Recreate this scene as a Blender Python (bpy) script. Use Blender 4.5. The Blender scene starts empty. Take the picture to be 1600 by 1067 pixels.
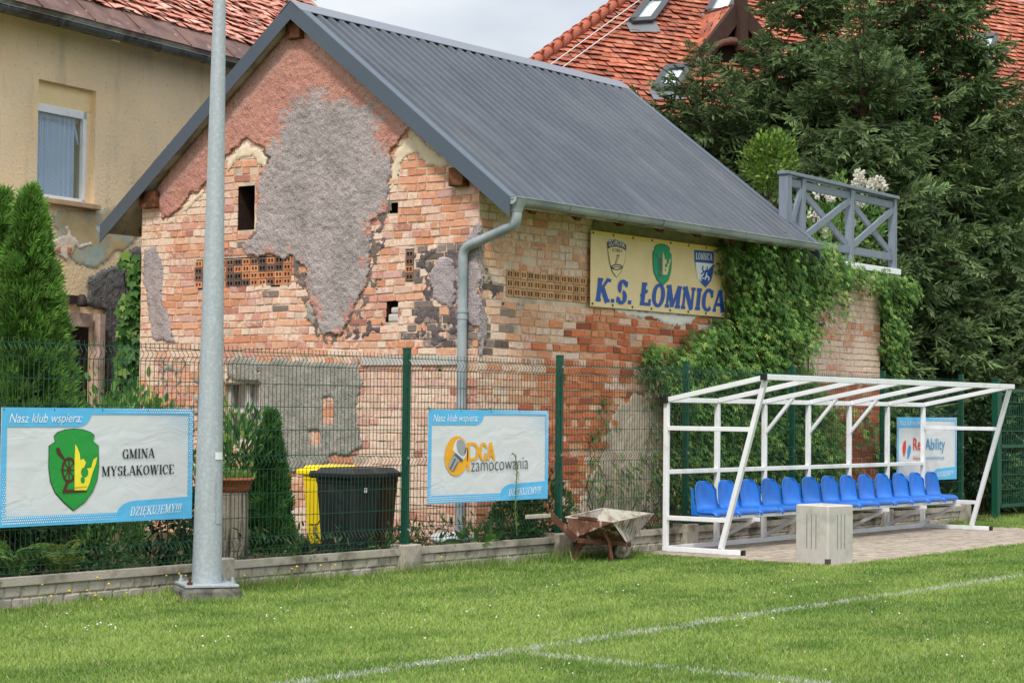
import bpy, bmesh, math, random
import numpy as np
from mathutils import Vector, Matrix
random.seed(7); RNG = np.random.default_rng(7)
SC = bpy.context.scene; COL = SC.collection
rad = math.radians

# ------------------------------------------------------------------ camera, world, sun, exposure
YAW, PITCH, ROLL, CAM_H, FENCE_Y, POST0, FPX = 0.649097657, 0.0341501299, 0.0110335631, 1.573, 12.3206, 12.0774, 3111.2
FW = np.array([math.cos(PITCH)*math.cos(YAW), math.cos(PITCH)*math.sin(YAW), math.sin(PITCH)])
_r = np.cross(FW, [0, 0, 1.0]); _r /= np.linalg.norm(_r); _u = np.cross(_r, FW)
RT = math.cos(ROLL)*_r + math.sin(ROLL)*_u
UP = -math.sin(ROLL)*_r + math.cos(ROLL)*_u
EYE = np.array([0, 0, CAM_H])
cam_d = bpy.data.cameras.new("camera"); cam = bpy.data.objects.new("camera", cam_d); COL.objects.link(cam)
cam_d.sensor_width = 36.0; cam_d.lens = FPX/1600*36.0; cam_d.clip_end = 800; cam_d.clip_start = 0.1
mw = Matrix.Identity(4)
for i in range(3):
    mw[i][0] = RT[i]; mw[i][1] = UP[i]; mw[i][2] = -FW[i]; mw[i][3] = EYE[i]
cam.matrix_world = mw
SC.camera = cam

SUN_EL, SUN_AZ = rad(52), rad(205)       # azimuth of the sun's place, counted from +X towards +Y
w = bpy.data.worlds.new("World"); SC.world = w; w.use_nodes = True
nt = w.node_tree; nt.nodes.clear()
out = nt.nodes.new("ShaderNodeOutputWorld"); bg = nt.nodes.new("ShaderNodeBackground")
sky = nt.nodes.new("ShaderNodeTexSky"); sky.sky_type = 'NISHITA'; sky.sun_disc = False
sky.sun_elevation = SUN_EL; sky.sun_rotation = rad(90) - SUN_AZ
sky.air_density = 1.0; sky.dust_density = 2.0
tc = nt.nodes.new("ShaderNodeTexCoord"); no = nt.nodes.new("ShaderNodeTexNoise")
no.inputs["Scale"].default_value = 5.0; no.inputs["Detail"].default_value = 5; no.inputs["Roughness"].default_value = 0.5
mp = nt.nodes.new("ShaderNodeMapping"); mp.inputs["Scale"].default_value = (1, 1, 2.2)
rp = nt.nodes.new("ShaderNodeValToRGB")
rp.color_ramp.elements[0].position = 0.38; rp.color_ramp.elements[0].color = (4.1, 4.45, 5.0, 1)
rp.color_ramp.elements[1].position = 0.60; rp.color_ramp.elements[1].color = (6.0, 6.15, 6.3, 1)
mx = nt.nodes.new("ShaderNodeMix"); mx.data_type = 'RGBA'; mx.inputs[0].default_value = 0.88
nt.links.new(tc.outputs["Generated"], mp.inputs[0]); nt.links.new(mp.outputs[0], no.inputs["Vector"])
nt.links.new(no.outputs["Fac"], rp.inputs[0])
nt.links.new(sky.outputs[0], mx.inputs[6]); nt.links.new(rp.outputs[0], mx.inputs[7])
sx = nt.nodes.new("ShaderNodeSeparateXYZ"); nt.links.new(tc.outputs["Generated"], sx.inputs[0])      # an overcast sky is brighter overhead
gr = nt.nodes.new("ShaderNodeMapRange"); gr.inputs[1].default_value = .15; gr.inputs[2].default_value = .9; gr.inputs[3].default_value = .95; gr.inputs[4].default_value = 2.1
nt.links.new(sx.outputs[2], gr.inputs[0])
vm = nt.nodes.new("ShaderNodeVectorMath"); vm.operation = 'SCALE'; nt.links.new(mx.outputs[2], vm.inputs[0]); nt.links.new(gr.outputs[0], vm.inputs[3])
nt.links.new(vm.outputs[0], bg.inputs[0]); bg.inputs[1].default_value = 0.1
nt.links.new(bg.outputs[0], out.inputs[0])
sun_d = bpy.data.lights.new("sun", 'SUN'); sun = bpy.data.objects.new("sun", sun_d); COL.objects.link(sun)
sun_d.energy = 1.8; sun_d.angle = rad(10); sun_d.color = (1, .96, .9)
sd = Vector((math.cos(SUN_EL)*math.cos(SUN_AZ), math.cos(SUN_EL)*math.sin(SUN_AZ), math.sin(SUN_EL)))
sun.rotation_euler = sd.to_track_quat('Z', 'Y').to_euler()
SC.view_settings.view_transform = 'Standard'; SC.view_settings.look = 'None'
SC.view_settings.exposure = 0.64; SC.view_settings.gamma = 1.0

# ------------------------------------------------------------------ rays of the photograph's camera onto real planes
def ray(x, y): return FW + RT*(x-800)/FPX - UP*(y-533.5)/FPX
def PX(x, y, X): d = ray(x, y); return EYE + d*X/d[0]
def PY(x, y, Y): d = ray(x, y); return EYE + d*Y/d[1]
def PZ(x, y, Z): d = ray(x, y); return EYE + d*(Z-CAM_H)/d[2]
def PD(x, y, D): return EYE + ray(x, y)*D
def topix(P):
    d = np.asarray(P, float) - EYE; z = d@FW
    return np.stack([800 + FPX*(d@RT)/z, 533.5 - FPX*(d@UP)/z], -1)
def S(r, g, b, k=1.0):
    k = k*1.22 if k < 1 else k
    f = lambda c: (c/255/12.92 if c/255 <= .04045 else ((c/255+.055)/1.055)**2.4)*k
    return (f(r), f(g), f(b))

# ------------------------------------------------------------------ helpers
ORG = {}
def tag(o, label=None, cat=None, group=None, kind=None):
    if label: o['label'] = label
    if cat: o['category'] = cat
    if group: o['group'] = group
    if kind: o['kind'] = kind
    return o
def thing(name, label, cat, loc=(0, 0, 0), group=None, rz=0.0):
    o = bpy.data.objects.new(name, None); COL.objects.link(o); o.empty_display_size = .2
    o.location = loc; o.rotation_euler = (0, 0, rz); ORG[o.name] = np.array(loc, float) if rz == 0 else None
    return tag(o, label, cat, group)
def link_mesh(name, me, mat, parent=None):
    o = bpy.data.objects.new(name, me); COL.objects.link(o)
    if mat is not None:
        for m in (mat if isinstance(mat, (list, tuple)) else [mat]): me.materials.append(m)
    if parent is not None:
        o.parent = parent; ORG[o.name] = ORG.get(parent.name)
    return o
def npmesh(name, V, F, mat, parent=None, col=None, smooth=False, local=False, midx=None):
    """V (n,3) points, F (m,3|4) faces or a list of such arrays, col (n,3|4) point colours"""
    V = np.asarray(V, np.float64)
    if parent is not None and not local:
        og = ORG.get(parent.name)
        if og is not None: V = V - og
    Fs = F if isinstance(F, list) else [F]
    Fs = [np.asarray(f, np.int64) for f in Fs if len(f)]
    me = bpy.data.meshes.new(name); me.vertices.add(len(V)); me.vertices.foreach_set("co", V.astype(np.float32).ravel())
    tot = sum(f.size for f in Fs); npoly = sum(len(f) for f in Fs)
    me.loops.add(tot); me.polygons.add(npoly)
    me.loops.foreach_set("vertex_index", np.concatenate([f.ravel() for f in Fs]).astype(np.int32))
    cnt = np.concatenate([np.full(len(f), f.shape[1]) for f in Fs])
    st = np.concatenate([[0], np.cumsum(cnt)[:-1]]).astype(np.int32)
    me.polygons.foreach_set("loop_start", st)
    if midx is not None: me.polygons.foreach_set("material_index", np.asarray(midx, np.int32))
    me.polygons.foreach_set("use_smooth", np.full(npoly, bool(smooth)))
    me.update(calc_edges=True)
    if col is not None:
        c = np.asarray(col, np.float32)
        if c.shape[1] == 3: c = np.concatenate([c, np.ones((len(c), 1), np.float32)], 1)
        at = me.attributes.new("Col", 'FLOAT_COLOR', 'POINT'); at.data.foreach_set("color", c.ravel())
    return link_mesh(name, me, mat, parent)

class MB:
    """collects simple shapes into one mesh"""
    def __init__(s): s.v = []; s.f = []; s.sm = []
    def add(s, V, F, smooth=False):
        n = len(s.v); s.v += [tuple(map(float, p)) for p in V]; s.f += [tuple(n+i for i in f) for f in F]; s.sm += [smooth]*len(F); return s
    def box(s, c, d, ax=None):
        c = np.array(c, float); A = np.eye(3) if ax is None else np.array(ax, float)
        V = [c + (A[0]*d[0]*i + A[1]*d[1]*j + A[2]*d[2]*k)/2 for i in (-1, 1) for j in (-1, 1) for k in (-1, 1)]
        return s.add(V, [(0, 1, 3, 2), (4, 6, 7, 5), (0, 4, 5, 1), (2, 3, 7, 6), (0, 2, 6, 4), (1, 5, 7, 3)])
    def bar(s, p0, p1, wd, ht, up=(0, 0, 1)):
        p0, p1 = np.array(p0, float), np.array(p1, float); d = p1-p0; L = np.linalg.norm(d); d /= L
        a = np.cross(up, d)
        if np.linalg.norm(a) < 1e-4: a = np.cross((1, 0, 0), d)
        a /= np.linalg.norm(a); b = np.cross(d, a)
        return s.box((p0+p1)/2, (L, wd, ht), (d, a, b))
    def tube(s, pts, r, n=8, cap=True, smooth=True):
        pts = [np.array(p, float) for p in pts]; m = len(pts)
        rr = [r]*m if np.isscalar(r) else list(r)
        V = []; a = None
        for i, p in enumerate(pts):
            d = pts[min(i+1, m-1)] - pts[max(i-1, 0)]; d /= np.linalg.norm(d)
            if a is None:
                a = np.cross(d, (0, 0, 1) if abs(d[2]) < .9 else (1, 0, 0))
            else: a = a - d*(a@d)
            a /= np.linalg.norm(a); b = np.cross(d, a)
            V += [p + rr[i]*(a*math.cos(2*math.pi*k/n) + b*math.sin(2*math.pi*k/n)) for k in range(n)]
        F = [(i*n+k, i*n+(k+1) % n, (i+1)*n+(k+1) % n, (i+1)*n+k) for i in range(m-1) for k in range(n)]
        s.add(V, F, smooth)
        if cap: s.add(V[:n], [tuple(range(n))[::-1]]); s.add(V[-n:], [tuple(range(n))])
        return s
    def lathe(s, c, prof, n=20, smooth=True):
        c = np.array(c, float); V = []
        for r_, z in prof: V += [c + (r_*math.cos(2*math.pi*k/n), r_*math.sin(2*math.pi*k/n), z) for k in range(n)]
        F = [(i*n+k, i*n+(k+1) % n, (i+1)*n+(k+1) % n, (i+1)*n+k) for i in range(len(prof)-1) for k in range(n)]
        return s.add(V, F, smooth)
    def prism(s, pts, ext):
        """closed outline of 3D points pushed along ext"""
        P = [np.array(p, float) for p in pts]; e = np.array(ext, float); n = len(P)
        return s.add(P+[p+e for p in P], [tuple(range(n)), tuple(range(2*n-1, n-1, -1))] + [(i, i+n, (i+1) % n+n, (i+1) % n) for i in range(n)])
    def build(s, name, mat, parent=None, bevel=0, local=False, fix=True):
        og = None if (parent is None or local) else ORG.get(parent.name)
        V = np.array(s.v) - (og if og is not None else 0)
        me = bpy.data.meshes.new(name); me.from_pydata(V.tolist(), [], s.f)
        me.polygons.foreach_set("use_smooth", np.array(s.sm, bool))
        if fix:
            bm = bmesh.new(); bm.from_mesh(me); bmesh.ops.recalc_face_normals(bm, faces=bm.faces); bm.to_mesh(me); bm.free()
        me.update()
        o = link_mesh(name, me, mat, parent)
        if bevel:
            b = o.modifiers.new("b", 'BEVEL'); b.width = bevel; b.segments = 2; b.limit_method = 'ANGLE'; b.angle_limit = rad(40)
        return o

# numpy value noise
def vnoise(x, y, seed=0):
    xi = np.floor(x).astype(np.int64); yi = np.floor(y).astype(np.int64); fx = x-xi; fy = y-yi
    fx = fx*fx*(3-2*fx); fy = fy*fy*(3-2*fy)
    def h(a, b):
        n = (a*374761393 + b*668265263 + seed*974634533) & 0xffffffff
        n = ((n ^ (n >> 13))*1274126177) & 0xffffffff
        return ((n ^ (n >> 16)) & 0xffff)/65535.0
    return (h(xi, yi)*(1-fx)+h(xi+1, yi)*fx)*(1-fy) + (h(xi, yi+1)*(1-fx)+h(xi+1, yi+1)*fx)*fy
def fbm(x, y, seed=0, o=4):
    t = 0; a = 1; n = 0
    for i in range(o): t = t + a*vnoise(x*2**i, y*2**i, seed+i*17); n += a; a *= .55
    return t/n
def inpoly(x, y, poly):
    x = np.asarray(x); y = np.asarray(y); c = np.zeros(x.shape, bool); n = len(poly)
    for i in range(n):
        x0, y0 = poly[i]; x1, y1 = poly[(i+1) % n]
        if y0 == y1: continue
        c ^= ((y0 > y) != (y1 > y)) & (x < (x1-x0)*(y-y0)/(y1-y0)+x0)
    return c

# ------------------------------------------------------------------ materials
def mat(name, col, rough=.7, var=.12, vs=4.0, bump=0.0, bs=40.0, metal=0.0, attr=False, col2=None, c2s=3.0, c2t=(.45, .6),
        spec=.3, trans=0.0, bdist=.01, col3=None, c3s=20., c3t=(.5, .7), streak=None, det=6):
    m = bpy.data.materials.new(name); m.use_nodes = True; N = m.node_tree.nodes; L = m.node_tree.links
    b = N["Principled BSDF"]; b.inputs["Roughness"].default_value = rough; b.inputs["Metallic"].default_value = metal
    b.inputs["Specular IOR Level"].default_value = spec
    tc = N.new("ShaderNodeTexCoord"); src = tc.outputs["Object"]
    def noise(scale, detail=det, rgh=.6, vec=src):
        n = N.new("ShaderNodeTexNoise"); n.inputs["Scale"].default_value = scale; n.inputs["Detail"].default_value = detail
        n.inputs["Roughness"].default_value = rgh; L.new(vec, n.inputs["Vector"]); return n.outputs["Fac"]
    def ramp(fac, a, bb):
        n = N.new("ShaderNodeMapRange"); n.inputs[1].default_value = a; n.inputs[2].default_value = bb; L.new(fac, n.inputs[0]); return n.outputs[0]
    def mix(fac, a, bcol):
        n = N.new("ShaderNodeMix"); n.data_type = 'RGBA'
        if isinstance(fac, float): n.inputs[0].default_value = fac
        else: L.new(fac, n.inputs[0])
        for s_, v in ((6, a), (7, bcol)):
            if isinstance(v, tuple): n.inputs[s_].default_value = (*v[:3], 1)
            else: L.new(v, n.inputs[s_])
        return n.outputs[2]
    if attr:
        a = N.new("ShaderNodeAttribute"); a.attribute_name = "Col"; c = a.outputs["Color"]
    else:
        c = tuple(col)
    if col2 is not None: c = mix(ramp(noise(c2s), *c2t), c, tuple(col2))
    if streak is not None:
        mp = N.new("ShaderNodeMapping"); mp.inputs["Scale"].default_value = streak[1]; L.new(src, mp.inputs[0])
        c = mix(ramp(noise(1.0, vec=mp.outputs[0]), *streak[2]), c, tuple(streak[0]))
    if col3 is not None: c = mix(ramp(noise(c3s), *c3t), c, tuple(col3))
    if var > 0:
        r_ = N.new("ShaderNodeMapRange"); r_.inputs[1].default_value = .25; r_.inputs[2].default_value = .75
        r_.inputs[3].default_value = 1-var; r_.inputs[4].default_value = 1+var; L.new(noise(vs), r_.inputs[0])
        h = N.new("ShaderNodeHueSaturation"); L.new(r_.outputs[0], h.inputs["Value"])
        if isinstance(c, tuple): h.inputs["Color"].default_value = (*c[:3], 1)
        else: L.new(c, h.inputs["Color"])
        c = h.outputs[0]
    if isinstance(c, tuple): b.inputs["Base Color"].default_value = (*c[:3], 1)
    else: L.new(c, b.inputs["Base Color"])
    if bump > 0:
        n = N.new("ShaderNodeBump"); n.inputs["Strength"].default_value = bump; n.inputs["Distance"].default_value = bdist
        L.new(noise(bs), n.inputs["Height"]); L.new(n.outputs[0], b.inputs["Normal"])
    if trans > 0:
        o = [x for x in N if x.type == 'OUTPUT_MATERIAL'][0]
        t = N.new("ShaderNodeBsdfTranslucent"); ms = N.new("ShaderNodeMixShader"); ms.inputs[0].default_value = trans
        if isinstance(c, tuple): t.inputs[0].default_value = (*c[:3], 1)
        else: L.new(c, t.inputs[0])
        L.new(b.outputs[0], ms.inputs[1]); L.new(t.outputs[0], ms.inputs[2]); L.new(ms.outputs[0], o.inputs[0])
    return m
def glass_mat(name, tint=(.8, .9, 1)):
    m = bpy.data.materials.new(name); m.use_nodes = True; N = m.node_tree.nodes; L = m.node_tree.links
    o = [x for x in N if x.type == 'OUTPUT_MATERIAL'][0]
    t = N.new("ShaderNodeBsdfTransparent"); t.inputs[0].default_value = (*tint, 1); g = N.new("ShaderNodeBsdfGlossy"); g.inputs["Roughness"].default_value = .03
    ms = N.new("ShaderNodeMixShader"); ms.inputs[0].default_value = .2
    L.new(t.outputs[0], ms.inputs[1]); L.new(g.outputs[0], ms.inputs[2]); L.new(ms.outputs[0], o.inputs[0])
    return m

M = {}
M['mortar'] = mat('mortar', S(214, 192, 168, .8), .95, .2, 6, .5, 60, col2=S(178, 160, 142, .8), c2s=2.5)
M['brick'] = mat('brick', None, .9, .2, 26, .5, 70, attr=True, bdist=.006, spec=.15)
M['plaster'] = mat('roughcast_plaster', None, .95, .25, 55, .9, 48, attr=True, bdist=.03, spec=.1, col3=(.06, .055, .06), c3s=42., c3t=(.59, .72))
M['smooth_plaster'] = mat('lime_plaster', None, .95, .1, 12, .3, 40, attr=True, spec=.1)
M['roof_metal'] = mat('anthracite_sheet', S(80, 89, 101, .52), .48, .12, 1.5, 0, metal=0.0, spec=.35, col2=S(90, 97, 106, .56), c2s=.8, streak=(S(102, 106, 112, .6), (5, .6, .6), (.5, .75)))
M['trim_metal'] = mat('anthracite_trim', S(75, 86, 98, .8), .45, .06, 1.5, 0, spec=.5)
M['zinc'] = mat('zinc_gutter', S(166, 174, 178, .8), .42, .1, 3, .05, 30, metal=.25, spec=.5, col2=S(140, 150, 156, .8), c2s=2.0)
M['old_zinc'] = mat('old_gutter', S(95, 100, 100, .8), .55, .25, 5, .1, 30, metal=.3, col2=S(60, 55, 48), c2s=3)
M['wood'] = mat('old_timber', S(120, 75, 48, .8), .85, .3, 14, .5, 30, col2=S(70, 42, 28), c2s=6, streak=(S(60, 36, 26), (3, 60, 60), (.5, .7)))
M['soffit'] = mat('soffit_boards', S(190, 180, 166, .8), .9, .2, 5, .3, 20, col2=S(140, 128, 114, .8), c2s=3)
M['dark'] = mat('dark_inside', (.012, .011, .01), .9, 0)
M['galv'] = mat('galvanised_steel', S(164, 169, 174, .85), .5, .05, 40, .08, 50, metal=.2, spec=.4, col2=S(176, 186, 188, .85), c2s=34, c2t=(.46, .64), streak=(S(152, 160, 167, .85), (9, 9, .5), (.5, .75)))
M['concrete'] = mat('concrete', S(188, 182, 174, .85), .92, .10, 9, .35, 90, col2=S(166, 163, 154, .85), c2s=4, c2t=(.5, .68), spec=.2)
M['plinth'] = mat('plinth_concrete', S(172, 164, 150, .8), .95, .16, 8, .5, 70, col2=S(112, 106, 92, .8), c2s=3.2, c2t=(.48, .66), col3=S(90, 92, 70, .8), c3s=9, c3t=(.6, .72), spec=.15)
M['green_paint'] = mat('green_coating', S(14, 74, 56, .8), .45, .08, 5, 0, spec=.45)
M['white_paint'] = mat('white_enamel', (.80, .81, .82), .38, .05, 3, .03, 40, spec=.4, col2=(.66, .66, .63), c2s=4, c2t=(.52, .72), col3=(.42, .34, .27), c3s=26, c3t=(.70, .76))
M['black_cap'] = mat('black_plastic', (.015, .015, .017), .5, 0)
M['blue_plastic'] = mat('blue_plastic', (.010, .125, .50), .42, .06, 4, .03, 30, spec=.35, col2=(.016, .155, .55), c2s=5)
M['grey_paint'] = mat('grey_timber_paint', S(122, 130, 142, .85), .6, .07, 5, .08, 30, streak=(S(104, 112, 124, .85), (8, 8, 2), (.5, .75)))
M['leaf'] = mat('leaf', None, .55, .15, 8, 0, attr=True, trans=.28, spec=.25)
M['needle'] = mat('needle', None, .6, .12, 6, 0, attr=True, trans=.12, spec=.25)
M['bark'] = mat('bark', S(72, 56, 44, .8), .95, .3, 12, .8, 25)
M['rust'] = mat('rusty_steel', S(100, 64, 46, .8), .85, .3, 18, .4, 50, col2=S(70, 46, 36, .8), c2s=9, c2t=(.45, .6), col3=S(150, 120, 96, .8), c3s=14, c3t=(.58, .7))
M['soil'] = mat('soil', S(92, 74, 56, .7), .98, .35, 5, .9, 30, col2=S(70, 80, 40, .6), c2s=2)

def vary_by_object(m, k):
    """each copy of a part is a little lighter or darker"""
    N = m.node_tree.nodes; L = m.node_tree.links; oi = N.new("ShaderNodeObjectInfo"); r_ = N.new("ShaderNodeMapRange"); r_.inputs[3].default_value = 1-k; r_.inputs[4].default_value = 1+k
    L.new(oi.outputs["Random"], r_.inputs[0]); h = N.new("ShaderNodeHueSaturation"); b = N["Principled BSDF"]; src = b.inputs["Base Color"].links[0].from_socket
    L.new(src, h.inputs["Color"]); L.new(r_.outputs[0], h.inputs["Value"]); L.new(h.outputs[0], b.inputs["Base Color"])
vary_by_object(M['blue_plastic'], .12)

# ------------------------------------------------------------------ the setting: ground, pavement, garden soil
def sheet(name, pts, z, m, label=None, kind='structure'):
    V = [(x, y, z) for x, y in pts]
    return tag(npmesh(name, V, np.array([list(range(len(V)))]), m), label, None, None, kind)
M['lawn'] = mat('lawn_ground', S(84, 112, 42, .7), .95, .3, 7, .6, 60, col2=S(110, 126, 54, .7), c2s=.9, c2t=(.42, .66), col3=S(90, 82, 52, .7), c3s=16, c3t=(.58, .72))
sheet('ground', [(-300, -300), (500, -300), (500, 500), (-300, 500)], 0.0, M['lawn'], 'mown green playing field turf')
sheet('garden_soil', [(-10, 12.36), (28.3, 12.36), (28.3, 30), (-10, 30)], 0.06, M['soil'], 'dark garden soil behind the wire fence')
M['paver'] = mat('paver', None, .92, .16, 14, .3, 90, attr=True, spec=.2, col3=S(110, 106, 84, .7), c3s=5, c3t=(.55, .75))
def pavement():
    V = []; F = []; C = []
    x0, x1, y0, y1, lx, ly = 18.36, 31.0, 9.72, 12.22, .2, .1
    ny = int((y1-y0)/ly)
    for j in range(ny):
        yy = y0 + j*ly
        for i in range(int((x1-x0)/lx)):
            xx = x0 + i*lx + (lx/2 if j % 2 else 0)
            if xx > 26.2 and yy > 10.9: continue
            if xx + yy*.55 < 18.5 + 9.8*.55 - .25: continue
            g = .004; n = len(V); z = .012 + random.uniform(-.002, .002)
            for (a, b, c) in ((0, 0, 0), (1, 0, 0), (1, 1, 0), (0, 1, 0), (0, 0, 1), (1, 0, 1), (1, 1, 1), (0, 1, 1)):
                ins = g if c == 0 else g+.004
                V.append((xx+ins+(lx-2*ins)*a, yy+ins+(ly-2*ins)*b, z if c else -.01))
            F += [(n+4, n+5, n+6, n+7), (n, n+1, n+5, n+4), (n+1, n+2, n+6, n+5), (n+2, n+3, n+7, n+6), (n+3, n, n+4, n+7)]
            k = random.uniform(.82, 1.1); c = np.array(S(178, 164, 148, .75))*k
            C += [c]*8
    tag(npmesh('pavement', V, np.array(F), M['paver'], None, C), 'grey brown block paving under the dugout', None, None, 'structure')
    sheet('paving_bed', [(18.2, 9.75), (31, 9.75), (31, 10.95), (26.2, 10.95), (26.2, 12.2), (18.2, 12.2)], .004, M['soil'], 'sandy joints under the block paving')
pavement()

# ------------------------------------------------------------------ brick house
XG, YB, YL = 16.661, 13.1, 18.36
RY, RZ, RS, RH = 15.72, 6.17, .763, 3.12          # ridge y, ridge z, slope, half span
def roofz(y): return RZ - RS*abs(y-RY)
class Frame:
    """a vertical wall plane: u to the right as seen from outside, z up, n outward"""
    def __init__(s, p0, e, n): s.p0 = np.array(p0, float); s.e = np.array(e, float); s.n = np.array(n, float)
    def P(s, u, z, h=0.0):
        u = np.asarray(u, float)[..., None]; z = np.asarray(z, float)[..., None]; h = np.asarray(h, float)[..., None]
        return s.p0 + s.e*u + np.array([0, 0, 1.0])*z + s.n*h
    def uv(s, x, y):
        d = ray(x, y); t = ((s.p0-EYE)@s.n)/(d@s.n); q = EYE + d*t - s.p0; return q@s.e, q[2]
GF = Frame((XG, YL, 0), (0, -1, 0), (-1, 0, 0)); GW = YL-YB
SF = Frame((XG, YB, 0), (1, 0, 0), (0, -1, 0)); SW = 26.03-XG

def brick_material():
    m = M['brick']; N = m.node_tree.nodes; L = m.node_tree.links
    at = [n for n in N if n.type == 'ATTRIBUTE'][0]; hs = [n for n in N if n.type == 'HUE_SAT'][0]
    tc = [n for n in N if n.type == 'TEX_COORD'][0]
    no = N.new("ShaderNodeTexNoise"); no.inputs["Scale"].default_value = 16; no.inputs["Detail"].default_value = 7; no.inputs["Roughness"].default_value = .65
    L.new(tc.outputs["Object"], no.inputs["Vector"])
    ad = N.new("ShaderNodeMath"); ad.operation = 'ADD'; L.new(no.outputs["Fac"], ad.inputs[0]); L.new(at.outputs["Alpha"], ad.inputs[1])
    mr = N.new("ShaderNodeMapRange"); mr.inputs[1].default_value = .92; mr.inputs[2].default_value = 1.12; L.new(ad.outputs[0], mr.inputs[0])
    mx = N.new("ShaderNodeMix"); mx.data_type = 'RGBA'; L.new(mr.outputs[0], mx.inputs[0]); L.new(at.outputs["Color"], mx.inputs[6])
    mx.inputs[7].default_value = (*S(226, 200, 180, .8), 1); n2 = N.new("ShaderNodeTexNoise"); n2.inputs["Scale"].default_value = 19; n2.inputs["Detail"].default_value = 8; n2.inputs["Roughness"].default_value = .75
    L.new(tc.outputs["Object"], n2.inputs["Vector"]); m2 = N.new("ShaderNodeMapRange"); m2.inputs[1].default_value = .60; m2.inputs[2].default_value = .70; L.new(n2.outputs["Fac"], m2.inputs[0])
    m3 = N.new("ShaderNodeMix"); m3.data_type = 'RGBA'; L.new(m2.outputs[0], m3.inputs[0]); L.new(mx.outputs[2], m3.inputs[6]); m3.inputs[7].default_value = (*S(134, 92, 74, .8), 1)
    L.new(m3.outputs[2], hs.inputs["Color"])
brick_material()
PAL = [S(218, 150, 112, .82), S(212, 138, 98, .82), S(222, 162, 126, .82), S(208, 142, 120, .82), S(220, 178, 154, .82), S(210, 160, 146, .82), S(182, 116, 98, .82)]
def bricks(name, fr, U0, U1, Z0, ztop, holes, colfn, parent, skip=None, lx=.268, lz=.0855, seed=1):
    rg = np.random.default_rng(seed); R = []
    j = 0; z = Z0
    while z < 6.4:
        u = U0 - rg.uniform(0, .14); k = j % 2
        while u < U1:
            L_ = lx if (k if rg.random() < .8 else rg.random() < .5) else lx*.5
            a, b = max(u, U0), min(u+L_, U1)
            zt = z + lz - .0135
            segs = [(a, b)]
            for h in holes:
                if z < h[3]-.03 and zt > h[2]+.03: segs = [q for p in segs for q in ((p[0], min(p[1], h[0]+.004)), (max(p[0], h[1]-.004), p[1])) if q[1]-q[0] > .03]
            for a, b in segs:
                if b-a > .03 and zt < min(ztop(a), ztop(b)): R.append((a+.006, b-.006, z+rg.normal(0, .002), zt+rg.normal(0, .002)))
            u += L_
        z += lz; j += 1
    R = np.array(R); c = fr.P((R[:, 0]+R[:, 1])/2, (R[:, 2]+R[:, 3])/2); px = topix(c)
    col, al, push, keep = colfn(px, rg)
    if skip is not None: keep &= ~skip(px)
    R, col, al, push = R[keep], col[keep], al[keep], push[keep]; n = len(R)
    col = col*.84+col.mean(1, keepdims=True)*.16*np.array([1.05, 1.0, .97])      # old dusty faces
    j = lambda s: rg.normal(0, s, n)
    i0 = .003; push = np.maximum(push, .0015)
    out = np.stack([fr.P(R[:, 0], R[:, 2], 0*push-.004), fr.P(R[:, 1], R[:, 2], 0*push-.004), fr.P(R[:, 1], R[:, 3], 0*push-.004), fr.P(R[:, 0], R[:, 3], 0*push-.004)], 1)
    inn = np.stack([fr.P(R[:, 0]+i0+j(.0045), R[:, 2]+i0+j(.0035), push+np.abs(j(.0012))), fr.P(R[:, 1]-i0+j(.0045), R[:, 2]+i0+j(.0035), push+np.abs(j(.0012))),
                    fr.P(R[:, 1]-i0+j(.0045), R[:, 3]-i0+j(.0035), push+np.abs(j(.0012))), fr.P(R[:, 0]+i0+j(.0045), R[:, 3]-i0+j(.0035), push+np.abs(j(.0012)))], 1)
    V = np.concatenate([out, inn], 1).reshape(-1, 3).copy(); b = np.arange(n)[:, None]*8
    F = [b + np.array([[4, 5, 6, 7]])]
    for q in range(4): F.append(b+np.array([[q, (q+1) % 4, 4+(q+1) % 4, 4+q]]))
    uu = (V-fr.p0)@fr.e; V[:, 2] += .024*(fbm(uu*1.3, V[:, 2]*1.3, 77, 2)-.5)+.010*(fbm(uu*5, V[:, 2]*9, 78, 2)-.5)     # courses were never laid dead level
    C = np.repeat(np.concatenate([col, al[:, None]], 1), 8, 0)
    return npmesh(name, V, F, M['brick'], parent, C)
def backing(name, fr, U0, U1, Z0, ztop, holes, parent, m, cell=.04):
    us = np.arange(U0, U1+cell*.5, cell); us[-1] = U1; zs = np.arange(Z0, 6.3, cell)
    uu, zz = np.meshgrid(us, zs); top = np.array([ztop(a) for a in us])
    zz = np.minimum(zz, top[None, :]); V = fr.P(uu, zz, (fbm(uu*9, zz*9, 3)-.62)*.016).reshape(-1, 3); nu = len(us)
    jj, ii = np.meshgrid(np.arange(len(zs)-1), np.arange(nu-1), indexing='ij')
    cu = (us[ii]+us[ii+1])/2; cz = (zs[jj]+zs[jj+1])/2
    ok = (zz[jj, ii] < top[ii]-1e-4) | (zz[jj, ii+1] < top[ii+1]-1e-4)
    for h in holes: ok &= ~((cu > h[0]) & (cu < h[1]) & (cz > h[2]) & (cz < h[3]))
    a = (jj*nu+ii)[ok]
    return npmesh(name, V, np.stack([a, a+1, a+nu+1, a+nu], 1), m, parent)
def cavity(mb, fr, h, depth, over=.02):
    """an opening's side faces and back, going into the wall behind hole h"""
    u0, u1, z0, z1 = h[0]-over, h[1]+over, h[2]-over, h[3]+over
    f = [fr.P(a, b, -.004) for a, b in ((u0, z0), (u1, z0), (u1, z1), (u0, z1))]; k = [fr.P(a, b, -depth) for a, b in ((u0, z0), (u1, z0), (u1, z1), (u0, z1))]
    mb.add(f+k, [(0, 1, 5, 4), (1, 2, 6, 5), (2, 3, 7, 6), (3, 0, 4, 7), (4, 5, 6, 7)])
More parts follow.
